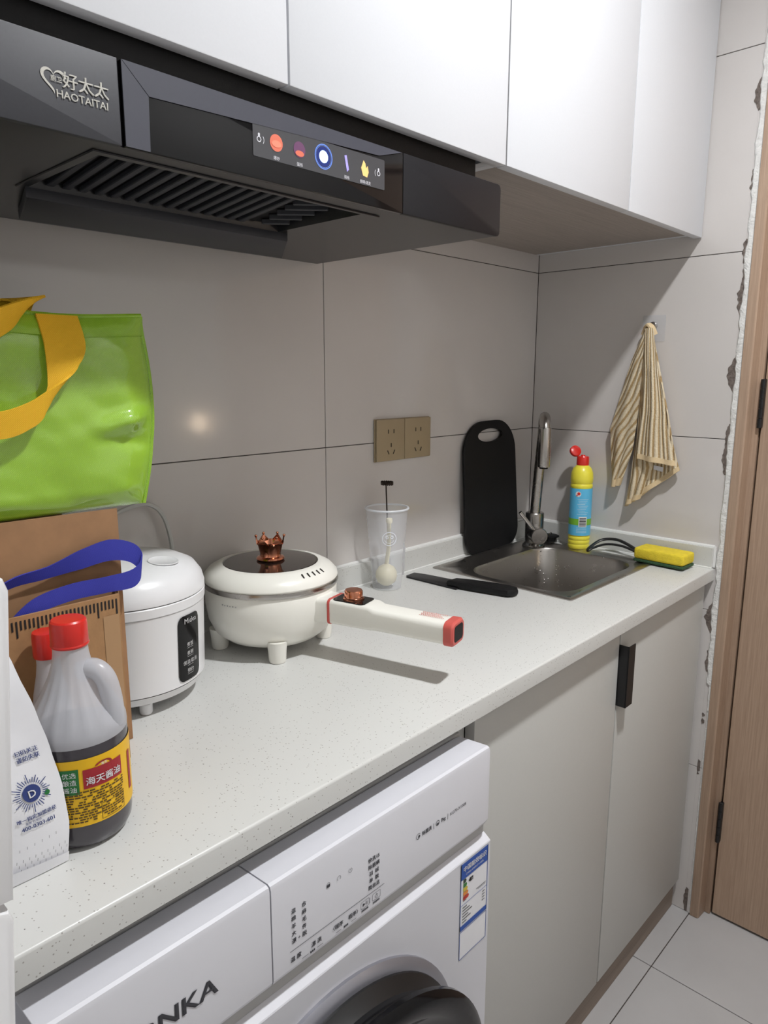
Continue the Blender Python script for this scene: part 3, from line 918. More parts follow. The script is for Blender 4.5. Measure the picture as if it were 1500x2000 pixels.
# ================================================================ refrigerator at the left end
r = thing('tall_appliance', 'tall white appliance with rounded top at the left end of the worktop', 'appliance', (-1.80, -.55, 0))
def slanted(name, z0, z1, y0, y1, inset=0.0):
    """front shell whose right edge flares outward with height"""
    xe = lambda z: -1.6253 + .0766 * z - inset
    b2 = B()
    rc = .012
    pts = [(-2.06, z0), (xe(z0), z0), (xe(z1 - rc), z1 - rc), (xe(z1) - rc * .3, z1 - rc * .3), (xe(z1) - rc, z1), (-2.06, z1)]
    prism(b2, pts, (0, y0, 0), (1, 0, 0), (0, 0, 1), (0, 1, 0), y1 - y0, .004)
    return part(name, b2, M['white'], r)
slanted('door', .05, .9865, -.570, -.550); slanted('door', .990, 1.217, -.570, -.550)
bm = B(); box(bm, -2.06, -1.60, -.549, -.03, .03, 1.18, .006, 2); part('body', bm, M['white'], r)
bm = B(); box(bm, -2.05, -1.66, -.52, -.05, .0005, .0295); part('plinth', bm, M['blackm'], r)

# ================================================================ unseen warm lamp added on the opposite wall for its reflection in the back tiles
t = thing('added_warm_lamp', 'small warm lamp added on the unseen opposite wall for its reflection in the tiles', 'lamp', (-.035, YF + .02, 1.14))
bm = B(); box(bm, -.062, -.008, YF + .0005, YF + .012, 1.09, 1.19, .003, 2); part('base', bm, M['white'], t)
bm = B(); lathe(bm, [(0, -.034), (.012, -.030), (.017, -.018), (.017, .018), (.012, .030), (0, .034)], (-.035, YF + .032, 1.14), 20)
part('bulb', bm, mat('warm_bulb', (1, .9, .8, 1), .4, emit=(1.0, .78, .55), es=19.0), t)

# ================================================================ wall socket
t = thing('wall_socket', 'champagne double power socket plate on the tiled back wall', 'socket', (-.527, -.005, 1.204))
bm = B(); box(bm, -.6165, -.4395, -.0040, -.0006, 1.1590, 1.2490, .001, 1)
part('back_plate', bm, M['taupe'], t)
for x0, x1 in ((-.6155, -.5283), (-.5275, -.4405)):
    bm = B(); box(bm, x0, x1, -.0095, -.0041, 1.1600, 1.2480, .0018, 2)
    fpl = part('face_plate', bm, M['taupe'], t)
    cx = (x0 + x1) / 2
    def slot(u, v, l, a):
        b2 = B(); box(b2, -l, l, -.0004, .0004, -.0010, .0010, 0, 1, Matrix.Translation((cx + u, -.0097, v)) @ Matrix.Rotation(a, 4, 'Y'))
        part('pin_slot', b2, M['slot'], fpl)
    for u in (-.0085, .0085): slot(u, 1.2225, .0042, PI / 2)
    slot(0, 1.1935, .0042, PI / 2); slot(-.0090, 1.1785, .0048, 1.05); slot(.0090, 1.1785, .0048, -1.05)

# ================================================================ cup with utensils
CX, CY, CZ = -.636, -.058, .9036
t = thing('plastic_cup', 'tall frosted plastic cup holding utensils beside the white electric pot', 'cup', (CX, CY, CZ))
bm = B()
lathe(bm, [(0, .001), (.0295, .001), (.0300, .004), (.0308, .012), (.0432, .168)], (CX, CY, CZ), 48)
part('cup_wall', bm, M['cup'], t)
bm = B(); lathe(bm, [(.0424, .167), (.0450, .1665), (.0462, .1685), (.0450, .1705), (.0424, .1705), (.0424, .167)], (CX, CY, CZ), 48)
part('rim', bm, M['cuprim'], t)
cm = lambda u, v: cyl_map(CX, CY, .0308 + (v + .100) / .156 * .0124, -2.26, CZ + .112, .0012)(u, v)
pm = mat('emblem_print', srgb(244, 247, 255), .5, alpha=.95)
shape(t, 'emblem', ringpolys(0, 0, .0130, .0146, 36) + ringpolys(-.0045, .003, .0018, .0030, 12) + ringpolys(.0050, .003, .0018, .0030, 12) + ringpolys(0, .001, .0095, .0104, 18, PI + .4, 2 * PI - .4) + ringpolys(0, -.001, .0090, .0100, 18, .5, PI - .5), cm, pm, 'pale round face emblem')
bm = B(); sheet(bm, lambda u, v: Vector((CX + .0335 + .004 * v, CY - .012 - .006 * u, CZ + .022 + .072 * v - .012 * u * v)), 3, 6)
part('peeling_sticker', bm, M['paper'], t)
t = thing('milk_frother', 'thin dark frother whisk standing head up in the plastic cup', 'whisk', (CX, CY, CZ + .0045))
bm = B(); tube(bm, [(CX + .0178, CY + .0118, CZ + .060), (CX - .001, CY + .002, CZ + .219)], .0014, 8); part('shaft', bm, M['darkm'], t)
bm = B()
tube(bm, [(CX + .0115 * math.cos(a), CY + .0115 * math.sin(a), CZ + .220 + .0028 * math.sin(a * 17)) for a in [2 * PI * q / 120 for q in range(121)]], .0017, 6)
part('coil_head', bm, M['darkm'], t)
bm = B(); lathe(bm, [(0, 0), (.004, .0), (.0048, .003), (.0048, .050), (.003, .056), (0, .057)], (CX + .0185, CY + .0122, CZ + .0045), 16)
part('grip', bm, mat('frosted_grip', srgb(222, 222, 226), .4, alpha=.35), t)
t = thing('rice_ladle', 'ivory plastic ladle with round bowl inside the plastic cup', 'ladle', (CX, CY, CZ + .0045))
bm = B()
lathe(bm, [(0, -.0235), (.010, -.0215), (.0185, -.0145), (.0225, -.004), (.0220, .006), (.0165, .0160), (.008, .0215), (0, .0235)], (CX - .005, CY - .0033, CZ + .0285), 28)
part('bowl', bm, M['ivory'], t)
bm = B(); tube(bm, catmull([(CX - .005, CY - .003, CZ + .048), (CX - .001, CY - .006, CZ + .085), (CX - .004, CY - .010, CZ + .120), (CX - .006, CY - .012, CZ + .1445)], 4), .0052, 10, 1.0, .55)
lathe(bm, [(0, -.006), (.0060, -.005), (.0070, 0), (.0060, .005), (0, .006)], (CX - .006, CY - .012, CZ + .1445), 14)
part('handle', bm, M['ivory'], t)

# ================================================================ knife
t = thing('kitchen_knife', 'black-coated kitchen knife lying on the worktop in front of the sink', 'knife', (-.53, -.16, .9035))
bm = B()
prism(bm, [(-.556, -.043), (-.550, -.036), (-.520, -.033), (-.512, -.060), (-.498, -.172), (-.520, -.178), (-.553, -.176)], (0, 0, .9042), (1, 0, 0), (0, 1, 0), (0, 0, 1), .0022, .0005)
part('blade', bm, mat('coated_blade', srgb(34, 33, 36), .45, .3, bump=.1, bscale=300), t)
bm = B()
o = [(-.551, -.150), (-.522, -.152), (-.505, -.190), (-.492, -.240), (-.487, -.270), (-.489, -.284), (-.499, -.292), (-.514, -.292), (-.525, -.284), (-.533, -.250), (-.544, -.200)]
prism(bm, o, (0, 0, .9046), (1, 0, 0), (0, 1, 0), (0, 0, 1), .0150, .0050)
part('handle', bm, M['blackm'], t)

# ================================================================ chopping board
t = thing('chopping_board', 'black rounded chopping board leaning against the wall behind the sink', 'chopping board', (-.20, -.024, .9035))
W2, HH = .1100, .3260
out = []
for cx, cy, rad, a0 in ((W2 - .080, HH - .080, .080, 0), (-W2 + .080, HH - .080, .080, PI / 2), (-W2 + .0385, .045, .042, PI), (W2 - .0385, .045, .042, 1.5 * PI)):
    for q in range(11):
        a = a0 + PI / 2 * q / 10
        out.append((cx + rad * math.cos(a), cy + (rad if cy > .1 else .045) * math.sin(a)))
hole = [(.0520 * math.cos(2 * PI * q / 44), .2905 + .0165 * math.sin(2 * PI * q / 44)) for q in range(44)]
lean = Matrix.Translation((-.2055, -.0285, .9037)) @ Matrix.Rotation(math.radians(-3.2), 4, 'X') @ Matrix.Rotation(math.radians(-1.2), 4, 'Y')
bm = B()
T = .0075
def ol(pts, y): return [lean @ Vector((u, y, v)) for u, v in pts]
sm = [(u * .988, v * .992 + .0012) for u, v in out]
loft(bm, [ol(hole, 0), ol(sm, 0), ol(out, .0012), ol(out, T - .0012), ol(sm, T), ol(hole, T), ol(hole, 0)])
part('slab', bm, M['blackm'], t)

# ================================================================ toilet-cleaner style squeeze bottle
BX, BY, BZ = -.0430, -.1775, .9036
t = thing('cleaner_bottle', 'yellow cleaner bottle with blue label and open red cap in the corner', 'bottle', (BX, BY, BZ))
bm = B()
pr = [(0, 0), (.0235, 0), (.0262, .003), (.0272, .010), (.0258, .013), (.0272, .016), (.0272, .021), (.0258, .0235), (.0272, .026), (.0272, .031), (.0258, .0335), (.0268, .036),
      (.0268, .158), (.0275, .160), (.0275, .165), (.0258, .168), (.0275, .171), (.0278, .183), (.0265, .196), (.0225, .206), (.0160, .213), (.0140, .215), (0, .215)]
lathe(bm, pr, (BX, BY, BZ), 40); part('body', bm, M['yellow'], t)
BA = math.atan2(-.9, -1.6) + .28
bmap = cyl_map(BX, BY, .0272, BA, BZ, .0004)
bm = B(); sheet(bm, lambda u, v: bmap((u - .5) * .17, .037 + .120 * v), 48, 1); lb = part('label', bm, M['blue'], t)
bmap2 = cyl_map(BX, BY, .0272, BA, BZ, .0007); bmap3 = cyl_map(BX, BY, .0272, BA, BZ, .0010)
decal(t, 'green_band', [(-.085, .0640, .085, .0800)], bmap2, M['green'], 48)
decal(t, 'barcode_ground', [(-.011, .0600, .009, .0860)], bmap3, M['white'], 6)
bars = []
yy = .0618
for q in range(11):
    hgt = (.0012, .0006, .0018, .0008)[q % 4]; bars.append((-.009, yy, .007, yy + hgt)); yy += hgt + (.0007, .0012, .0009)[q % 3]
decal(t, 'barcode', bars, cyl_map(BX, BY, .0272, BA, BZ, .0013), M['blacki'], 5)
shape(t, 'brand_mark', [disc(-.0150, .1435, .0070)], bmap2, M['white'])
shape(t, 'brand_mark', [disc(-.0135, .1445, .0038), disc(-.0180, .1400, .0018)], bmap3, M['red'])
lines = [(-.016 + .002 * (q % 3), .1300 - q * .0042, .012 - .003 * ((q * 5) % 4), .1306 - q * .0042) for q in range(10)] + [(-.016, .0570 - q * .004, .010, .0576 - q * .004) for q in range(4)]
decal(t, 'fine_print', lines, bmap2, M['white'], 5)
bm = B(); lathe(bm, [(0, .2145), (.0150, .2145), (.0155, .217), (.0150, .234), (.0135, .2365), (.006, .2365), (.0045, .240), (0, .240)], (BX, BY, BZ), 28)
cp_ = part('cap', bm, M['red'], t)
Mf = Matrix.Translation((BX - .003, BY + .017, BZ + .2365)) @ Matrix.Rotation(math.radians(-35), 4, 'Z') @ Matrix.Rotation(math.radians(62), 4, 'X')
bm = B(); lathe(bm, [(0, .008), (.0115, .008), (.0140, .0065), (.0145, .004), (.0145, 0), (.0130, 0), (.0125, .005), (0, .005)], (0, .013, -.004), 28, Mf)
part('flip_lid', bm, M['red'], cp_)

# ================================================================ sink stopper
t = thing('sink_stopper', 'black rubber sink stopper lying behind the faucet', 'stopper', (-.036, -.092, .9036))
bm = B(); lathe(bm, [(0, 0), (.0140, 0), (.0150, .006), (.0150, .011), (.0220, .012), (.0225, .0145), (.018, .0165), (0, .0165)], (-.0365, -.0920, .9070), 28)
part('plug', bm, M['blackm'], t)
bm = B(); tube(bm, [(-.0365 + .006 * math.cos(a), -.092, .9235 + .006 * math.sin(a)) for a in [PI * q / 8 for q in range(9)]], .0011, 6); part('pull_ring', bm, M['chrome'], t)

# ================================================================ sponge brush
t = thing('sponge_brush', 'yellow sponge brush with green scourer and black looped handle by the sink', 'brush', (-.055, -.40, .9036))
SM = Matrix.Translation((-.0560, -.4035, .9068)) @ Matrix.Rotation(math.radians(-3), 4, 'Z')
bm = B(); box(bm, -.030, .030, -.060, .060, 0, .007, .002, 2, SM); part('scourer', bm, M['scrub'], t)
bm = B(); box(bm, -.0305, .0305, -.060, .060, .0072, .0335, .006, 3, SM); part('sponge', bm, M['spongey'], t)
bm = B()
tube(bm, catmull([(-.052, -.345, .9215), (-.040, -.305, .934), (-.034, -.272, .939), (-.045, -.240, .934), (-.076, -.226, .918), (-.087, -.229, .9125)], 6), .0042, 10, 1.4, .8)
tube(bm, catmull([(-.060, -.346, .9210), (-.062, -.305, .932), (-.066, -.265, .931), (-.078, -.238, .920), (-.087, -.229, .9125)], 6), .0036, 10, 1.2, .8)
part('handle', bm, M['black'], t)

# ================================================================ hook and towel
t = thing('adhesive_hook', 'clear adhesive wall hook holding the striped towel', 'hook', (-.002, -.318, 1.452))
bm = B(); prism(bm, rrect(-.345, -.290, 1.418, 1.478, .003), (-.0018, 0, 0), (0, 1, 0), (0, 0, 1), (1, 0, 0), .0012); part('plate', bm, M['clear'], t)
bm = B(); lathe(bm, [(0, .0), (.010, .0), (.010, .003), (.007, .005), (0, .005)], (0, 0, 0), 20, Matrix.Translation((-.0022, -.316, 1.453)) @ Matrix.Rotation(-PI / 2, 4, 'Y')); hb = part('button', bm, M['chrome'], t)
bm = B(); tube(bm, catmull([(-.006, -.316, 1.453), (-.014, -.316, 1.446), (-.022, -.316, 1.446), (-.026, -.316, 1.454)], 5), .0022, 10); part('hook_wire', bm, M['chrome'], t)

tw = thing('hand_towel', 'cream and tan striped hand towel hanging from the hook on the end wall', 'towel', (-.02, -.32, 1.03))
def lerp(a, b, k): return a + (b - a) * k
def poly(pts, k):
    k = max(0, min(1, k)) * (len(pts) - 1); i = min(int(k), len(pts) - 2); f_ = k - i
    f_ = f_ * f_ * (3 - 2 * f_) * .35 + f_ * .65
    return Vector(pts[i]).lerp(Vector(pts[i + 1]), f_)
def flap(name, left, right, cnt, bul, ph, tilt=0.0, th=.008, nu=22, nv=40, nw=2.0):
    """cloth flap between two edges given as (x, y, z) lists running from the hook down"""
    bm = B()
    def fn(u, v):
        P = poly(left, v).lerp(poly(right, v), u)
        P.x -= bul * math.sin(PI * u) * (.35 + .65 * v) + .0035 * v * math.sin(u * PI * 2 * nw + ph + 2.2 * v)
        P.y += .0016 * math.sin(v * 9 + ph) * v
        return P
    sheet(bm, fn, nu, nv, lambda u, v: (cnt * u * lerp(.55, 1, v) + tilt * v, v))
    lay_ok = True
    finish(bm, 80)
    o = part(name, bm, [M['terry'], M['hem']], tw, clean=False)
    for pl in o.data.polygons: pl.use_smooth = True
    md = o.modifiers.new('thick', 'SOLIDIFY'); md.thickness = th; md.offset = 0
    for pl in o.data.polygons:
        cidx = pl.index % nv
        if cidx >= nv - 2: pl.material_index = 1
    return o
tops = (-.026, -.314, 1.441)
flap('back_fold', [(-.010, -.306, 1.440), (-.010, -.316, 1.30), (-.010, -.306, 1.16), (-.010, -.288, 1.026)],
     [(-.012, -.320, 1.440), (-.014, -.350, 1.33), (-.014, -.385, 1.20), (-.014, -.410, 1.123)], 12, .006, .4, 1.2)
flap('left_fold', [(-.024, -.311, 1.445), (-.020, -.282, 1.375), (-.018, -.252, 1.270), (-.016, -.236, 1.212), (-.015, -.243, 1.14), (-.014, -.247, 1.066)],
     [(-.030, -.315, 1.446), (-.034, -.311, 1.375), (-.034, -.309, 1.280), (-.032, -.306, 1.215), (-.029, -.300, 1.17), (-.020, -.266, 1.075)], 5, .012, 1.1, 9.0)
flap('middle_fold', [(-.030, -.312, 1.445), (-.028, -.311, 1.33), (-.024, -.306, 1.20), (-.020, -.296, 1.10), (-.018, -.283, 1.022)],
     [(-.034, -.322, 1.444), (-.032, -.332, 1.33), (-.028, -.345, 1.20), (-.024, -.348, 1.13), (-.022, -.318, 1.048)], 5, .008, 2.0, -4.0)
flap('front_fold', [(-.034, -.314, 1.447), (-.042, -.325, 1.35), (-.042, -.325, 1.25), (-.040, -.318, 1.146)],
     [(-.030, -.328, 1.446), (-.040, -.352, 1.35), (-.036, -.378, 1.24), (-.030, -.406, 1.134)], 8, .010, .2)
bm = B(); tube(bm, catmull([(-.012, -.300, 1.434), (-.018, -.308, 1.450), (-.026, -.3165, 1.4545), (-.030, -.326, 1.447), (-.026, -.332, 1.432)], 5), .0062, 10, 1.3, .8)
part('hanging_loop', bm, M['hem'], tw)
bm = B(); prism(bm, [(-.375, 1.128), (-.352, 1.131), (-.352, 1.121), (-.374, 1.117)], (-.026, 0, 0), (0, 1, 0), (0, 0, 1), (1, 0, 0), .0006); part('care_tag', bm, M['paper'], tw)

# ================================================================ electric pot
PX, PY, PZ = -.994, -.134, .9036
t = thing('electric_pot', 'white electric cooking pot with copper crown knob and long handle', 'pot', (PX, PY, PZ))
bm = B()
lathe(bm, [(0, .016), (.060, .016), (.078, .020), (.093, .032), (.1025, .052), (.1065, .078), (.1070, .104), (.1055, .1065), (.1035, .1065), (.0, .100)], (PX, PY, PZ), 72)
part('bowl', bm, M['cream'], t)
bm = B(); lathe(bm, [(.1045, .1068), (.1088, .1068), (.1096, .110), (.1088, .1142), (.1045, .1142)], (PX, PY, PZ), 72); part('steel_band', bm, M['chrome'], t)
bm = B()
lathe(bm, [(.0, .1143), (.1075, .1143), (.1090, .117), (.1080, .122), (.100, .131), (.088, .1375), (.0785, .1398), (.0770, .1395), (.0765, .1370), (.0, .1370)], (PX, PY, PZ), 72)
ld = part('lid', bm, M['cream'], t)
bm = B(); lathe(bm, [(.0762, .1372), (.074, .1392), (.05, .1408), (.0, .1416)], (PX, PY, PZ), 56); part('glass_window', bm, M['glassd'], ld)
for q in range(5):
    a = math.radians(-97 + q * 6.5)
    bm = B(); box(bm, -.0045, .0045, -.0014, .0014, -.0008, .0008, .0006, 1, Matrix.Translation((PX + .0955 * math.cos(a), PY + .0955 * math.sin(a), PZ + .1338)) @ Matrix.Rotation(a, 4, 'Z') @ Matrix.Rotation(.62, 4, 'Y'))
    part('steam_vent', bm, M['slot'], ld)
bm = B(); lathe(bm, [(0, .1418), (.0215, .1418), (.0230, .1440), (.0215, .1465), (.0175, .1480), (.0165, .152), (.0200, .166), (.0225, .1705), (.0210, .1715), (.0170, .162), (.0, .158)], (PX, PY, PZ), 40)
kn = part('crown_knob', bm, M['copper'], ld, 'polished copper crown knob')
for q in range(6):
    a = 2 * PI * q / 6 + .35
    Mq = Matrix.Translation((PX, PY, PZ)) @ Matrix.Rotation(a, 4, 'Z')
    b2 = B()
    P = [Mq @ Vector((.0212 * math.cos(d_), .0212 * math.sin(d_), z_)) for d_, z_ in ((-.46, .1690), (.46, .1690), (0, .1795))]
    Q = [Mq @ Vector((.0236 * math.cos(d_), .0236 * math.sin(d_), z_)) for d_, z_ in ((-.46, .1690), (.46, .1690), (0, .1805))]
    vs = [b2.verts.new(x) for x in P + Q]
    for fc in ((0, 1, 2), (3, 5, 4), (0, 3, 4, 1), (1, 4, 5, 2), (2, 5, 3, 0)): b2.faces.new([vs[i] for i in fc])
    lathe(b2, [(0, -.0024), (.0018, -.0016), (.0024, 0), (.0018, .0016), (0, .0024)], (.0226, 0, .1812), 10, Mq)
    part('crown_point', b2, M['copper'], kn)
for q in range(4):
    ax, ay = ((-.047, -.072), (-.075, .042), (.075, -.042), (.047, .072))[q]
    bm = B(); lathe(bm, [(0, 0), (.0125, 0), (.0135, .003), (.0145, .020), (.0165, .034), (0, .034)], (PX + ax, PY + ay, PZ), 20); part('leg', bm, M['cream'], t)
# handle along +x of its own frame
HA = math.atan2(-.968, .252)
HM = Matrix.Translation((PX, PY, PZ + .0795)) @ Matrix.Rotation(HA, 4, 'Z')
def hsec(x, w, zt, zb_, r_): return [HM @ Vector((x, u, v)) for u, v in rrect(-w, w, zb_, zt, r_, 4)]
bm = B(); loft(bm, [hsec(.098, .026, .019, -.022, .008), hsec(.112, .0235, .019, -.021, .008), hsec(.1235, .0225, .0185, -.0205, .007)], True, True); part('handle_mount', bm, M['cream'], t)
bm = B(); loft(bm, [hsec(.1238, .0232, .0195, -.0212, .007), hsec(.1275, .0232, .0195, -.0212, .007)], True, True); part('coral_ring', bm, M['coral'], t)
bm = B(); loft(bm, [hsec(.1278, .0222, .0185, -.0200, .006), hsec(.195, .0218, .0180, -.0195, .006), hsec(.205, .0212, .0150, -.0190, .008), hsec(.3180, .0205, .0138, -.0200, .009)], True, True)
hd = part('handle', bm, M['cream'], t)
bm = B(); loft(bm, [hsec(.3182, .0214, .0150, -.0212, .009), hsec(.3300, .0214, .0150, -.0212, .009), hsec(.3330, .0190, .0125, -.0188, .008)], True, True); part('end_ring', bm, M['coral'], hd)
bm = B(); loft(bm, [hsec(.3331, .0150, .0090, -.0150, .005), hsec(.3336, .0146, .0086, -.0146, .005)], True, True); part('end_cap', bm, M['blackm'], hd)
bm = B(); prism(bm, [(x, y) for x, y in rrect(.130, .186, -.0185, .0185, .006)], HM @ Vector((0, 0, .0184)), HM.to_3x3() @ Vector((1, 0, 0)), HM.to_3x3() @ Vector((0, 1, 0)), (0, 0, 1), .0012); part('control_plate', bm, M['gloss'], hd)
KC = HM @ Vector((.158, 0, .0197))
bm = B(); lathe(bm, [(.0, 0), (.0165, 0), (.0165, .0016), (.0150, .0024), (.0142, .0032), (.0142, .0125), (.0130, .0145), (.0, .0150)], KC, 36); part('dial', bm, M['copper'], hd)
tmp = plane_map(HM @ Vector((0, 0, .0140)), HM.to_3x3() @ Vector((1, 0, 0)), HM.to_3x3() @ Vector((0, 1, 0)), .0012)
warn = [(.272 + (q % 2) * .002, .0095 - q * .0036, .313 - (q * 3 % 4) * .003, .0110 - q * .0036) for q in range(5)]
ws = []
for x0, y0, x1, y1 in warn:
    x = x0
    while x < x1 - .002: ws.append((x, y0, x + .0020, y1)); x += .0029
decal(hd, 'warning_print', ws, tmp, M['coral'])
decal(t, 'faint_print', [(q * .005 - .016, 0, q * .005 - .0135, .0022 - .0008 * (q % 2)) for q in range(6)], cyl_map(PX, PY, .1072, math.radians(-163), PZ + .092, .0006), M['lgrey'], 2)

# ================================================================ rice cooker
RX, RYY, RZ = -1.250, -.140, .9036
t = thing('rice_cooker', 'small white rice cooker with a black touch panel beside the cartons', 'rice cooker', (RX, RYY, RZ))
bm = B(); lathe(bm, [(0, .014), (.085, .014), (.0965, .019), (.1010, .028), (.1020, .0300)], (RX, RYY, RZ), 72); part('base', bm, M['white'], t)
bm = B(); lathe(bm, [(.1015, .0306), (.1030, .0315), (.1060, .132), (.1065, .1345), (.1055, .1355)], (RX, RYY, RZ), 72); bd = part('body', bm, M['white'], t)
bm = B(); lathe(bm, [(.1050, .1357), (.1075, .1365), (.1080, .148), (.1070, .1492), (.105, .1493)], (RX, RYY, RZ), 72); part('rim_band', bm, M['white'], t)
bm = B(); lathe(bm, [(.1060, .1500), (.1078, .1508), (.1080, .156), (.1050, .168), (.0960, .181), (.080, .1890), (.055, .1930), (.0, .1945)], (RX, RYY, RZ), 72); ld = part('lid', bm, M['white'], t)
ba = math.radians(-58)
bc = Vector((RX + .062 * math.cos(ba), RYY + .062 * math.sin(ba), RZ + .1915))
bm = B(); lathe(bm, [(.0195, 0), (.0205, .0012), (.0195, .0016), (.0185, .0010), (.0, .0012)], (0, 0, 0), 32, Matrix.Translation(bc) @ Matrix.Rotation(.09, 4, Vector((-math.sin(ba), math.cos(ba), 0)))); part('lid_button', bm, M['white'], ld)
pa = math.radians(-68)
def pmap(lift): return lambda u, v: cyl_map(RX, RYY, .1032 + (v + .05) / .100 * .0028, pa, RZ + .0815, lift)(u, v)
pw, ph_ = .0215, .0455
oo = rrect(-pw, pw, -ph_, ph_, .0095, 6)
bm = B()
nstep = 10
q1 = pmap(.0010)
cols = []
def yext(u):
    e = max(0.0, abs(u) - (pw - .0095))
    return ph_ - (.0095 - math.sqrt(max(.0095 ** 2 - e * e, 0)))
us = [-pw + 2 * pw * i / 24 for i in range(25)]
for i in range(24):
    a, b_ = us[i], us[i + 1]
    bm.faces.new([bm.verts.new(q1(a, -yext(a))), bm.verts.new(q1(b_, -yext(b_))), bm.verts.new(q1(b_, yext(b_))), bm.verts.new(q1(a, yext(a)))])
part('touch_panel', bm, M['gloss'], bd)
pr_ = mat('panel_print', srgb(205, 205, 205), .5)
q2 = pmap(.0014)
text(bd, 'panel_text', 'Midea', q2, .002, .034, .0105, pr_)
for i, s_ in enumerate(('煮饭', '煮粥', '保温/取消', '预约')):
    text(bd, 'panel_text', s_, q2, 0, .0020 - i * .0122, .0066, pr_)
decal(bd, 'key_line', [(-.006, -.0005 - i * .0122, .006, -.0001 - i * .0122) for i in range(4)], q2, pr_, 4)
for q in range(4):
    a = math.radians(-103 + 90 * q)
    bm = B(); lathe(bm, [(0, 0), (.0075, 0), (.0085, .003), (.0085, .0145), (0, .0145)], (RX + .080 * math.cos(a), RYY + .080 * math.sin(a), RZ), 18); part('foot', bm, M['white'], t)
bm = B(); tube(bm, catmull([(-1.195, -.043, .945), (-1.215, -.022, 1.0), (-1.222, -.018, 1.09), (-1.205, -.020, 1.126), (-1.178, -.020, 1.139), (-1.145, -.020, 1.142), (-1.122, -.020, 1.126), (-1.109, -.020, 1.093), (-1.104, -.020, 1.046), (-1.104, -.021, .97), (-1.108, -.024, .912), (-1.13, -.030, .9085)], 5), .0036, 8)
part('power_cord', bm, M['cable'], t)

# ================================================================ cartons
t = thing('carton', 'tall brown carton by the wall under the lime bag', 'carton', (-1.45, -.15, .9036))
def wallbox(name, x0, x1, y0, y1, z0, z1, par, m):
    b2 = B(); box(b2, x0, x1, y0, y1, z0, z1, .0008, 1); return part(name, b2, m, par)
wallbox('side_panel', -1.543, -1.369, -.2555, -.2515, .9037, 1.186, t, M['boardd'])
wallbox('side_panel', -1.543, -1.369, -.024, -.020, .9037, 1.186, t, M['boardd'])
wallbox('side_panel', -1.543, -1.539, -.2513, -.0242, .9037, 1.186, t, M['boardd'])
wallbox('side_panel', -1.373, -1.369, -.2513, -.0242, .9037, 1.186, t, M['boardd'])
wallbox('lid_flap', -1.543, -1.369, -.2555, -.020, 1.1862, 1.1895, t, M['boardd'])
t = thing('open_carton', 'open brown carton printed with a ruler scale behind the sauce jug', 'carton', (-1.44, -.29, .9036))
def wquad(name, pts, m, label=None, th=.0032):
    """upright board through floor line a-b with given heights"""
    (xa, ya), (xb, yb), z0, za, zb2 = pts
    d_ = Vector((xb - xa, yb - ya, 0)); nrm = Vector((-d_.y, d_.x, 0)).normalized() * th
    b2 = B()
    vs = [b2.verts.new(v) for v in (Vector((xa, ya, z0)), Vector((xb, yb, z0)), Vector((xb, yb, zb2)), Vector((xa, ya, za)))]
    vs2 = [b2.verts.new(v.co + nrm) for v in vs]
    b2.faces.new(vs); b2.faces.new(vs2[::-1])
    for i in range(4): b2.faces.new((vs[i], vs2[i], vs2[(i + 1) % 4], vs[(i + 1) % 4]))
    return part(name, b2, m, t, label)
fr = wquad('front_panel', ((-1.543, -.308), (-1.3365, -.308), .9037, 1.1015, 1.1020), M['board'])
wquad('side_panel', ((-1.3365, -.3045), (-1.316, -.2645), .9037, 1.0990, 1.100), M['board'])
wquad('back_panel', ((-1.543, -.2675), (-1.3125, -.2675), .9037, 1.192, 1.190), M['boardd'], 'raised rear panel of the carton')
rm = plane_map((-1.3365, -.308, 1.102), (1, 0, 0), (0, 0, 1), .0005)
ticks = []
x = -.004
q = 0
while x > -.15:
    ln = .016 if q % 5 == 0 else .0085
    ticks.append((x - .0009, -.006 - ln, x + .0009, -.0045)); x -= .0042; q += 1
decal(fr, 'ruler_print', ticks, rm, M['blacki'])
decal(fr, 'tape_strip', [(-.020, -.195, -.002, -.022), (-.062, -.195, -.058, -.03)], rm, M['tape'])
# ribbon helper: strap of given width following a path
def ribbon(name, path, widths, wdir, m, par, th=.0014, n=6):
    P = catmull(path, n); N_ = len(P)
    W = catmull([Vector(w_) for w_ in wdir], max(1, int((N_ - 1) / (len(wdir) - 1))))
    b2 = B(); rows = []
    for i, c_ in enumerate(P):
        k_ = i / (N_ - 1)
        wd = W[min(int(k_ * (len(W) - 1) + .5), len(W) - 1)].normalized()
        wv = lerp(widths[0], widths[-1], k_) if len(widths) == 2 else poly([(v_, 0, 0) for v_ in widths], k_).x
        rows.append([b2.verts.new(c_ + wd * wv * s_) for s_ in (-.5, -.17, .17, .5)])
    for a_, c_ in zip(rows, rows[1:]):
        for j in range(3): b2.faces.new((a_[j], a_[j + 1], c_[j + 1], c_[j]))
    finish(b2, 80)
    o = part(name, b2, m, par, clean=False)
    md = o.modifiers.new('thick', 'SOLIDIFY'); md.thickness = th; md.offset = 0
    return o
st = thing('blue_strap', 'loose loop of blue woven strap sticking out of the open carton', 'strap', (-1.42, -.286, 1.08))
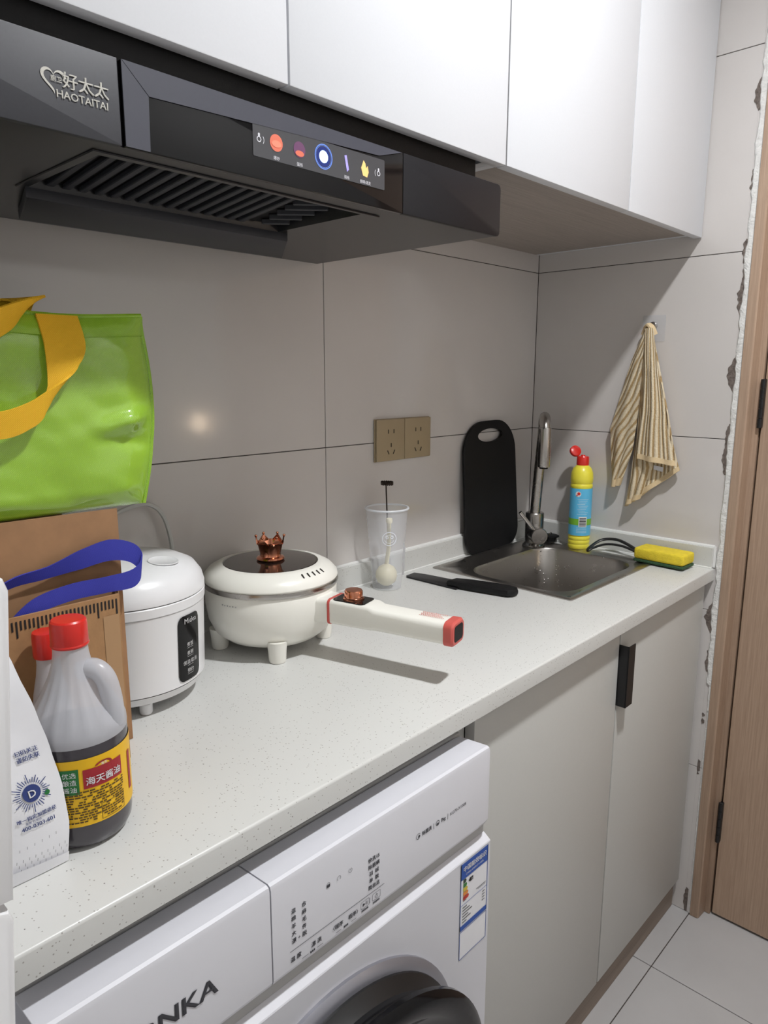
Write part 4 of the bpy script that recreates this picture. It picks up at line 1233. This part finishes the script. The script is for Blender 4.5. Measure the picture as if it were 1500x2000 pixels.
ribbon('webbing', [(-1.500, -.2780, 1.050), (-1.475, -.2780, 1.105), (-1.440, -.2780, 1.128), (-1.400, -.277, 1.133), (-1.362, -.278, 1.141), (-1.330, -.280, 1.146), (-1.306, -.284, 1.139), (-1.2985, -.2895, 1.125), (-1.312, -.2960, 1.113), (-1.345, -.2970, 1.112), (-1.385, -.2970, 1.112), (-1.425, -.2970, 1.104), (-1.455, -.2965, 1.082)],
       [.022, .016, .013, .014, .022, .024, .022, .022, .021, .018, .018, .018, .018], [(.3, -.1, 1), (.1, -.5, .8), (0, -.3, 1), (0, 0, 1), (.3, .1, 1), (.1, 0, 1), (0, 0, 1), (.1, .1, 1), (.2, 0, 1)], M['webbl'], st)

# ================================================================ lime bag
t = thing('cooler_bag', 'glossy lime green bag with yellow handles on the tall carton', 'bag', (-1.40, -.15, 1.19))
def bag_pt(u, v, dep):
    """front skin u 0..1 left to right, v 0..1 up; dep 0 front, 1 rear"""
    xr = -1.2745 + .013 * math.sin(PI * min(1, v * 1.06)) + .010 * v
    x = lerp(-1.544, xr, u)
    z = 1.1905 + .214 * v + .003 * math.sin(u * 7) * v
    edge = min(u / .12, (1 - u) / .12, 1) ; ev = min(v / .1, (1 - v) / .16, 1)
    bul = .016 * (max(edge, 0) ** .6) * (max(ev, 0) ** .6)
    wr_ = .0045 * noise.noise(Vector((x * 16, v * 3.2, dep * 4 + .3))) + .0028 * noise.noise(Vector((x * 30 + v * 6, v * 8, 5 + dep)))
    cr = .0120 * math.exp(-((v - (.50 - .25 * (1 - u))) / .052) ** 2) * math.exp(-((u - .86) / .13) ** 2)
    cr -= .006 * math.exp(-((v - .33 - .2 * (1 - u)) / .04) ** 2) * max(0, (u - .68) / .32)
    y = -.2585 - bul - (wr_ + cr) * min(1, ev * edge + .15)
    if dep: y = -.060 + bul * .6 + wr_ * min(1, ev)
    return Vector((x, y, z))
nu, nv = 64, 48
bm = B()
F = [[bm.verts.new(bag_pt(i / nu, j / nv, 0)) for j in range(nv + 1)] for i in range(nu + 1)]
Kk = [[bm.verts.new(bag_pt(i / nu, j / nv, 1)) for j in range(nv + 1)] for i in range(nu + 1)]
for i in range(nu):
    for j in range(nv):
        bm.faces.new((F[i][j], F[i + 1][j], F[i + 1][j + 1], F[i][j + 1]))
        bm.faces.new((Kk[i][j], Kk[i][j + 1], Kk[i + 1][j + 1], Kk[i + 1][j]))
for j in range(nv):
    for i in (0, nu):
        md_ = [bm.verts.new((F[i][jj].co + Kk[i][jj].co) / 2 + Vector(((.004 if i else -.000) * math.sin(PI * jj / nv) - (.018 if i else 0) * (jj / nv), 0, 0))) for jj in (j, j + 1)]
        bm.faces.new((F[i][j], F[i][j + 1], md_[1], md_[0])); bm.faces.new((md_[0], md_[1], Kk[i][j + 1], Kk[i][j]))
bm.faces.new([F[i][0] for i in range(nu + 1)] + [Kk[i][0] for i in range(nu, -1, -1)])
part('shell', bm, M['pvc'], t, angle=60)
bm = B()
def topz(u): return 1.4045 + .003 * math.sin(u * 7)
sheet(bm, lambda u, v: Vector((lerp(-1.543, -1.2635, u) - .012 * math.sin(PI * v) * u, lerp(-.2585, -.060, v), topz(u) - .004 + .006 * math.sin(PI * v) * math.sin(PI * u) )), 30, 8)
part('top_panel', bm, M['pvcd'], t, angle=60)
bm = B(); sheet(bm, lambda u, v: bag_pt(u, .900 + .095 * v, 0) + Vector((0, -.0014 - .0008 * abs(noise.noise(Vector((u * 60, 0, 0)))), 0)), 64, 4)
part('hem_band', bm, M['pvc'], t, angle=60)
bm = B()
tube(bm, [Vector((-1.544 + .279 * q / 30, -.2605, topz(q / 30) + .001)) for q in range(31)], .0022, 6)
part('top_piping', bm, M['pvc'], t)
bm = B(); tube(bm, [bag_pt(1, q / 24, 0) + Vector((.0005, 0, 0)) for q in range(25)], .0022, 6); part('edge_piping', bm, M['pvc'], t)
ribbon('handle', [(-1.3620, -.2650, 1.4020), (-1.3620, -.2800, 1.372), (-1.3680, -.2880, 1.345), (-1.3840, -.2920, 1.318), (-1.4100, -.2935, 1.300), (-1.440, -.2935, 1.292), (-1.475, -.2930, 1.298), (-1.502, -.2910, 1.325), (-1.510, -.2850, 1.365), (-1.512, -.2650, 1.402)],
       [.043, .042, .040, .034, .029, .027, .030, .036, .041, .043], [(1, 0, 0), (1, -.05, .15), (.8, -.2, .6), (.3, -.2, 1), (0, -.2, 1), (-.2, -.2, 1), (-.8, -.2, .6), (-1, 0, .1), (-1, 0, 0)][:9], M['webby'], t, .0024)
ribbon('handle', [(-1.389, -.215, 1.400), (-1.389, -.222, 1.412), (-1.386, -.235, 1.4185), (-1.384, -.262, 1.4160), (-1.394, -.2760, 1.4080), (-1.415, -.2850, 1.3960), (-1.445, -.2900, 1.384), (-1.485, -.2880, 1.380), (-1.53, -.283, 1.382)],
       [.038, .038, .034, .026, .026, .030, .032, .032, .030], [(1, 0, 0), (1, 0, 0), (.8, -.3, .2), (.4, -.3, .5), (.1, -.4, 1), (0, -.3, 1), (0, -.2, 1)], M['webby'], t, .0024)

# ================================================================ sauce bottles
SX, SY, SZ = -1.4285, -.3935, .9036
t = thing('sauce_jug', 'soy sauce jug with red cap and yellow label on the worktop', 'bottle', (SX, SY, SZ))
bm = B(); lathe(bm, [(0, .002), (.034, .0), (.0405, .003), (.0440, .010), (.0450, .018), (.0452, .100), (.0450, .1035), (.0, .1035)], (SX, SY, SZ), 56); part('sauce_body', bm, M['soy'], t, 'dark sauce filling the lower jug')
bm = B()
prof = [(.0452, .1037), (.0455, .107), (.0448, .113), (.0415, .122), (.0350, .133), (.0275, .146), (.0215, .159), (.0176, .171), (.0160, .180), (.0155, .188), (.0, .188)]
t2 = bmesh.new(); lathe(t2, prof, (0, 0, 0), 72)
for v in t2.verts:
    a = math.atan2(v.co.y, v.co.x); z_ = v.co.z
    if .108 < z_ < .172: 
        k_ = 1 + .022 * math.cos(a * 18) * math.sin(PI * (z_ - .108) / .064)
        v.co.x *= k_; v.co.y *= k_
merge(bm, t2, Matrix.Translation((SX, SY, SZ)))
part('shoulder', bm, M['milky'], t, 'milky translucent ribbed shoulder')
bm = B(); ha = math.radians(-52)
hx, hy = math.cos(ha), math.sin(ha)
tube(bm, catmull([(SX + .008 * hx, SY + .008 * hy, SZ + .162), (SX + .022 * hx, SY + .022 * hy, SZ + .1655), (SX + .032 * hx, SY + .032 * hy, SZ + .157), (SX + .0365 * hx, SY + .0365 * hy, SZ + .140), (SX + .0380 * hx, SY + .0380 * hy, SZ + .122), (SX + .0365 * hx, SY + .0365 * hy, SZ + .112)], 6), .0098, 16)
part('grip_handle', bm, M['milky'], t)
bm = B(); t2 = bmesh.new()
lathe(t2, [(0, .188), (.0160, .188), (.0168, .190), (.0166, .209), (.0160, .2125), (.0145, .214), (0, .2145)], (0, 0, 0), 72)
merge(bm, t2, Matrix.Translation((SX, SY, SZ))); part('cap', bm, M['red'], t)
bm = B(); lathe(bm, [(.0168, .1885), (.0173, .1900), (.0168, .1915)], (SX, SY, SZ), 40); part('tamper_ring', bm, M['red'], t)
la = math.radians(-100)
def smap(lift): return cyl_map(SX, SY, .0453, la, SZ, lift)
bm = B(); s0 = smap(.0006); sheet(bm, lambda u, v: s0((u - .5) * .0453 * 2 * PI * .94, .0270 + .0665 * v), 64, 1); part('label', bm, M['label'], t, 'yellow wraparound label')
s1, s2, s3 = smap(.0010), smap(.0014), smap(.0018)
decal(t, 'title_block', [(-.0080, .0640, .0300, .0830)], s1, M['lred'], 10)
shape(t, 'title_arch', [disc(.0110, .0830, .0085, .0046, 16, 0, PI)], s1, M['lred'])
text(t, 'label_text', '海天酱油', s2, .0110, .0680, .0086, M['white'], bold=.008)
text(t, 'label_text', '海天', s2, .0110, .0835, .0032, M['white'])
decal(t, 'green_block', [(-.0300, .0600, -.0115, .0850)], s1, M['dgreen'], 6)
for i, s_ in enumerate(('优选', '酿造', '酱油')): text(t, 'label_text', s_, s2, -.0195, .0775 - i * .0072, .0060, M['white'])
random.seed(3)
fine = []
for i in range(13):
    y_ = .0608 - i * .0025
    x_ = -.026
    while x_ < .030:
        wd_ = random.uniform(.0016, .0050)
        if not (i > 6 and .002 < x_ < .006) and random.random() > .16: fine.append((x_, y_, min(x_ + wd_, .031), y_ + .0014))
        x_ += wd_ + .0008
decal(t, 'fine_print', fine, s1, mat('label_ink', srgb(84, 62, 22), .6), 2)
decal(t, 'side_strip', [(.0415, .0400, .0470, .0800)], s1, M['lred'], 3)
decal(t, 'table_rule', [(.006, .0290, .0064, .0450), (.006, .0446, .0310, .0450), (.0306, .0290, .0310, .0450), (.006, .0290, .0310, .0294)], s1, M['blacki'], 4)
t = thing('sauce_bottle', 'slim clear bottle with red cap half hidden behind the sauce jug', 'bottle', (-1.426, -.3295, .9036))
bm = B(); lathe(bm, [(0, 0), (.0165, 0), (.018, .003), (.018, .100), (.0165, .118), (.0125, .138), (.0110, .150), (.0110, .158), (0, .158)], (-1.426, -.3295, .9036), 28); part('body', bm, M['milky'], t)
bm = B(); lathe(bm, [(0, .1582), (.0130, .1582), (.0135, .160), (.0135, .182), (.0125, .1845), (0, .185)], (-1.426, -.3295, .9036), 28); part('cap', bm, M['red'], t)

# ================================================================ paper bag
t = thing('paper_bag', 'white printed paper bag leaning beside the refrigerator on the worktop', 'bag', (-1.50, -.40, .9036))
def edge(v): return poly([(-1.4625, 0, 0), (-1.4585, 0, 0), (-1.4600, 0, 0), (-1.4660, 0, 0), (-1.4740, 0, 0), (-1.4840, 0, 0), (-1.4935, 0, 0)], v).x
def pbf(u, v):
    x1 = edge(v)
    x = lerp(-1.545, x1, u)
    y = -.4330 + .030 * v * v - .0025 * math.sin(PI * u) * (1 - v) + .0015 * math.sin(9 * v + 4 * u) + .0020 * max(0, .14 - v) / .14 * (u - .5)
    return Vector((x, y, .9040 + .222 * v))
def pbb(u, v):
    p_ = pbf(u, v); k_ = (1 - v)
    return Vector((p_.x - .024 * k_ * u, max(-.402, p_.y + .004), p_.z))
bm = B(); sheet(bm, pbf, 14, 24)
sheet(bm, lambda u, v: pbb(1 - u, v), 14, 24)
sheet(bm, lambda u, v: pbf(1, v).lerp(pbb(1, v), u) - Vector((.006 * math.sin(PI * u) * (1 - v * .5), 0, 0)), 4, 24)
sheet(bm, lambda u, v: pbf(0, v).lerp(pbb(0, v), 1 - u), 4, 24)
sheet(bm, lambda u, v: pbf(u, 0).lerp(pbb(u, 0), v), 14, 2)
sheet(bm, lambda u, v: pbf(u, 1).lerp(pbb(u, 1), v), 14, 2)
part('bag_body', bm, M['paper'], t, angle=40)
bm = B()
fl_ = lambda u, v: pbf(lerp(.02, 1, u), (.075 - .035 * u) * v) + Vector((0, -.0015 - .004 * v * (1 - u), 0))
sheet(bm, fl_, 10, 3); part('bottom_fold', bm, M['paper'], t, angle=50)
def gm(lift):
    def f_(u, v):                       # u to the left of the bag's right edge, metres; v height
        k_ = v / .222; x1 = edge(k_); uu = (x1 - u + 1.545) / (x1 + 1.545)
        p_ = pbf(uu, k_); return Vector((p_.x, p_.y - lift, p_.z))
    return f_
g1, g2 = gm(.0012), gm(.0017)
shape(t, 'round_badge', [disc(.0270, .078, .0078)], lambda u, v: g1(.054 - u, v), M['inkb'])
text(t, 'badge_letter', 'D', lambda u, v: g2(.054 - u, v), .0270, .0745, .0095, M['white'], bold=.01)
rays = []
for q in range(36):
    a = 2 * PI * q / 36; r0, r1 = .0095, .0125 + .0035 * (q % 3 == 0) + .0015 * (q % 2)
    dx_, dz_ = math.cos(a), math.sin(a); nx_, nz_ = -dz_ * .00035, dx_ * .00035
    rays.append([(.027 + dx_ * r0 - nx_, .078 + dz_ * r0 - nz_), (.027 + dx_ * r1 - nx_, .078 + dz_ * r1 - nz_), (.027 + dx_ * r1 + nx_, .078 + dz_ * r1 + nz_), (.027 + dx_ * r0 + nx_, .078 + dz_ * r0 + nz_)])
shape(t, 'badge_rays', rays, lambda u, v: g1(.054 - u, v), M['inkb'])
shape(t, 'green_dot', [disc(.0395, .073, .0024)], lambda u, v: g1(.054 - u, v), M['dgreen'])
fm = lambda u, v: g1(.054 - u, v)
text(t, 'bag_text', '唯一指定加盟途径', fm, .0275, .0555, .0043, M['inkb'], bold=.008)
text(t, 'bag_text', '400-0303-601', fm, .0280, .0470, .0052, M['inkb'], bold=.012)
text(t, 'bag_text', '客服 打电话', fm, .0240, .0520, .0026, M['inkb'])
text(t, 'bag_text', '扫码关注', lambda u, v: g1(.040 - u, v), .0200, .1130, .0050, M['inkb'], bold=.008)
text(t, 'bag_text', '谨防失联', lambda u, v: g1(.040 - u, v), .0200, .1070, .0050, M['inkb'], bold=.008)
st_ = [(.010 + q * .0062, .029 + .0006 * q, .0103 + q * .0062, .0315 + .0006 * q) for q in range(6)]
for row in range(3): st_ += [(.008 + q * .0052 + row * .002, .0185 - row * .0042, .0083 + q * .0052 + row * .002, .0212 - row * .0042) for q in range(9)]
decal(t, 'stitch_print', [s_ for s_ in st_ if s_[2] < .052], fm, M['blacki'])
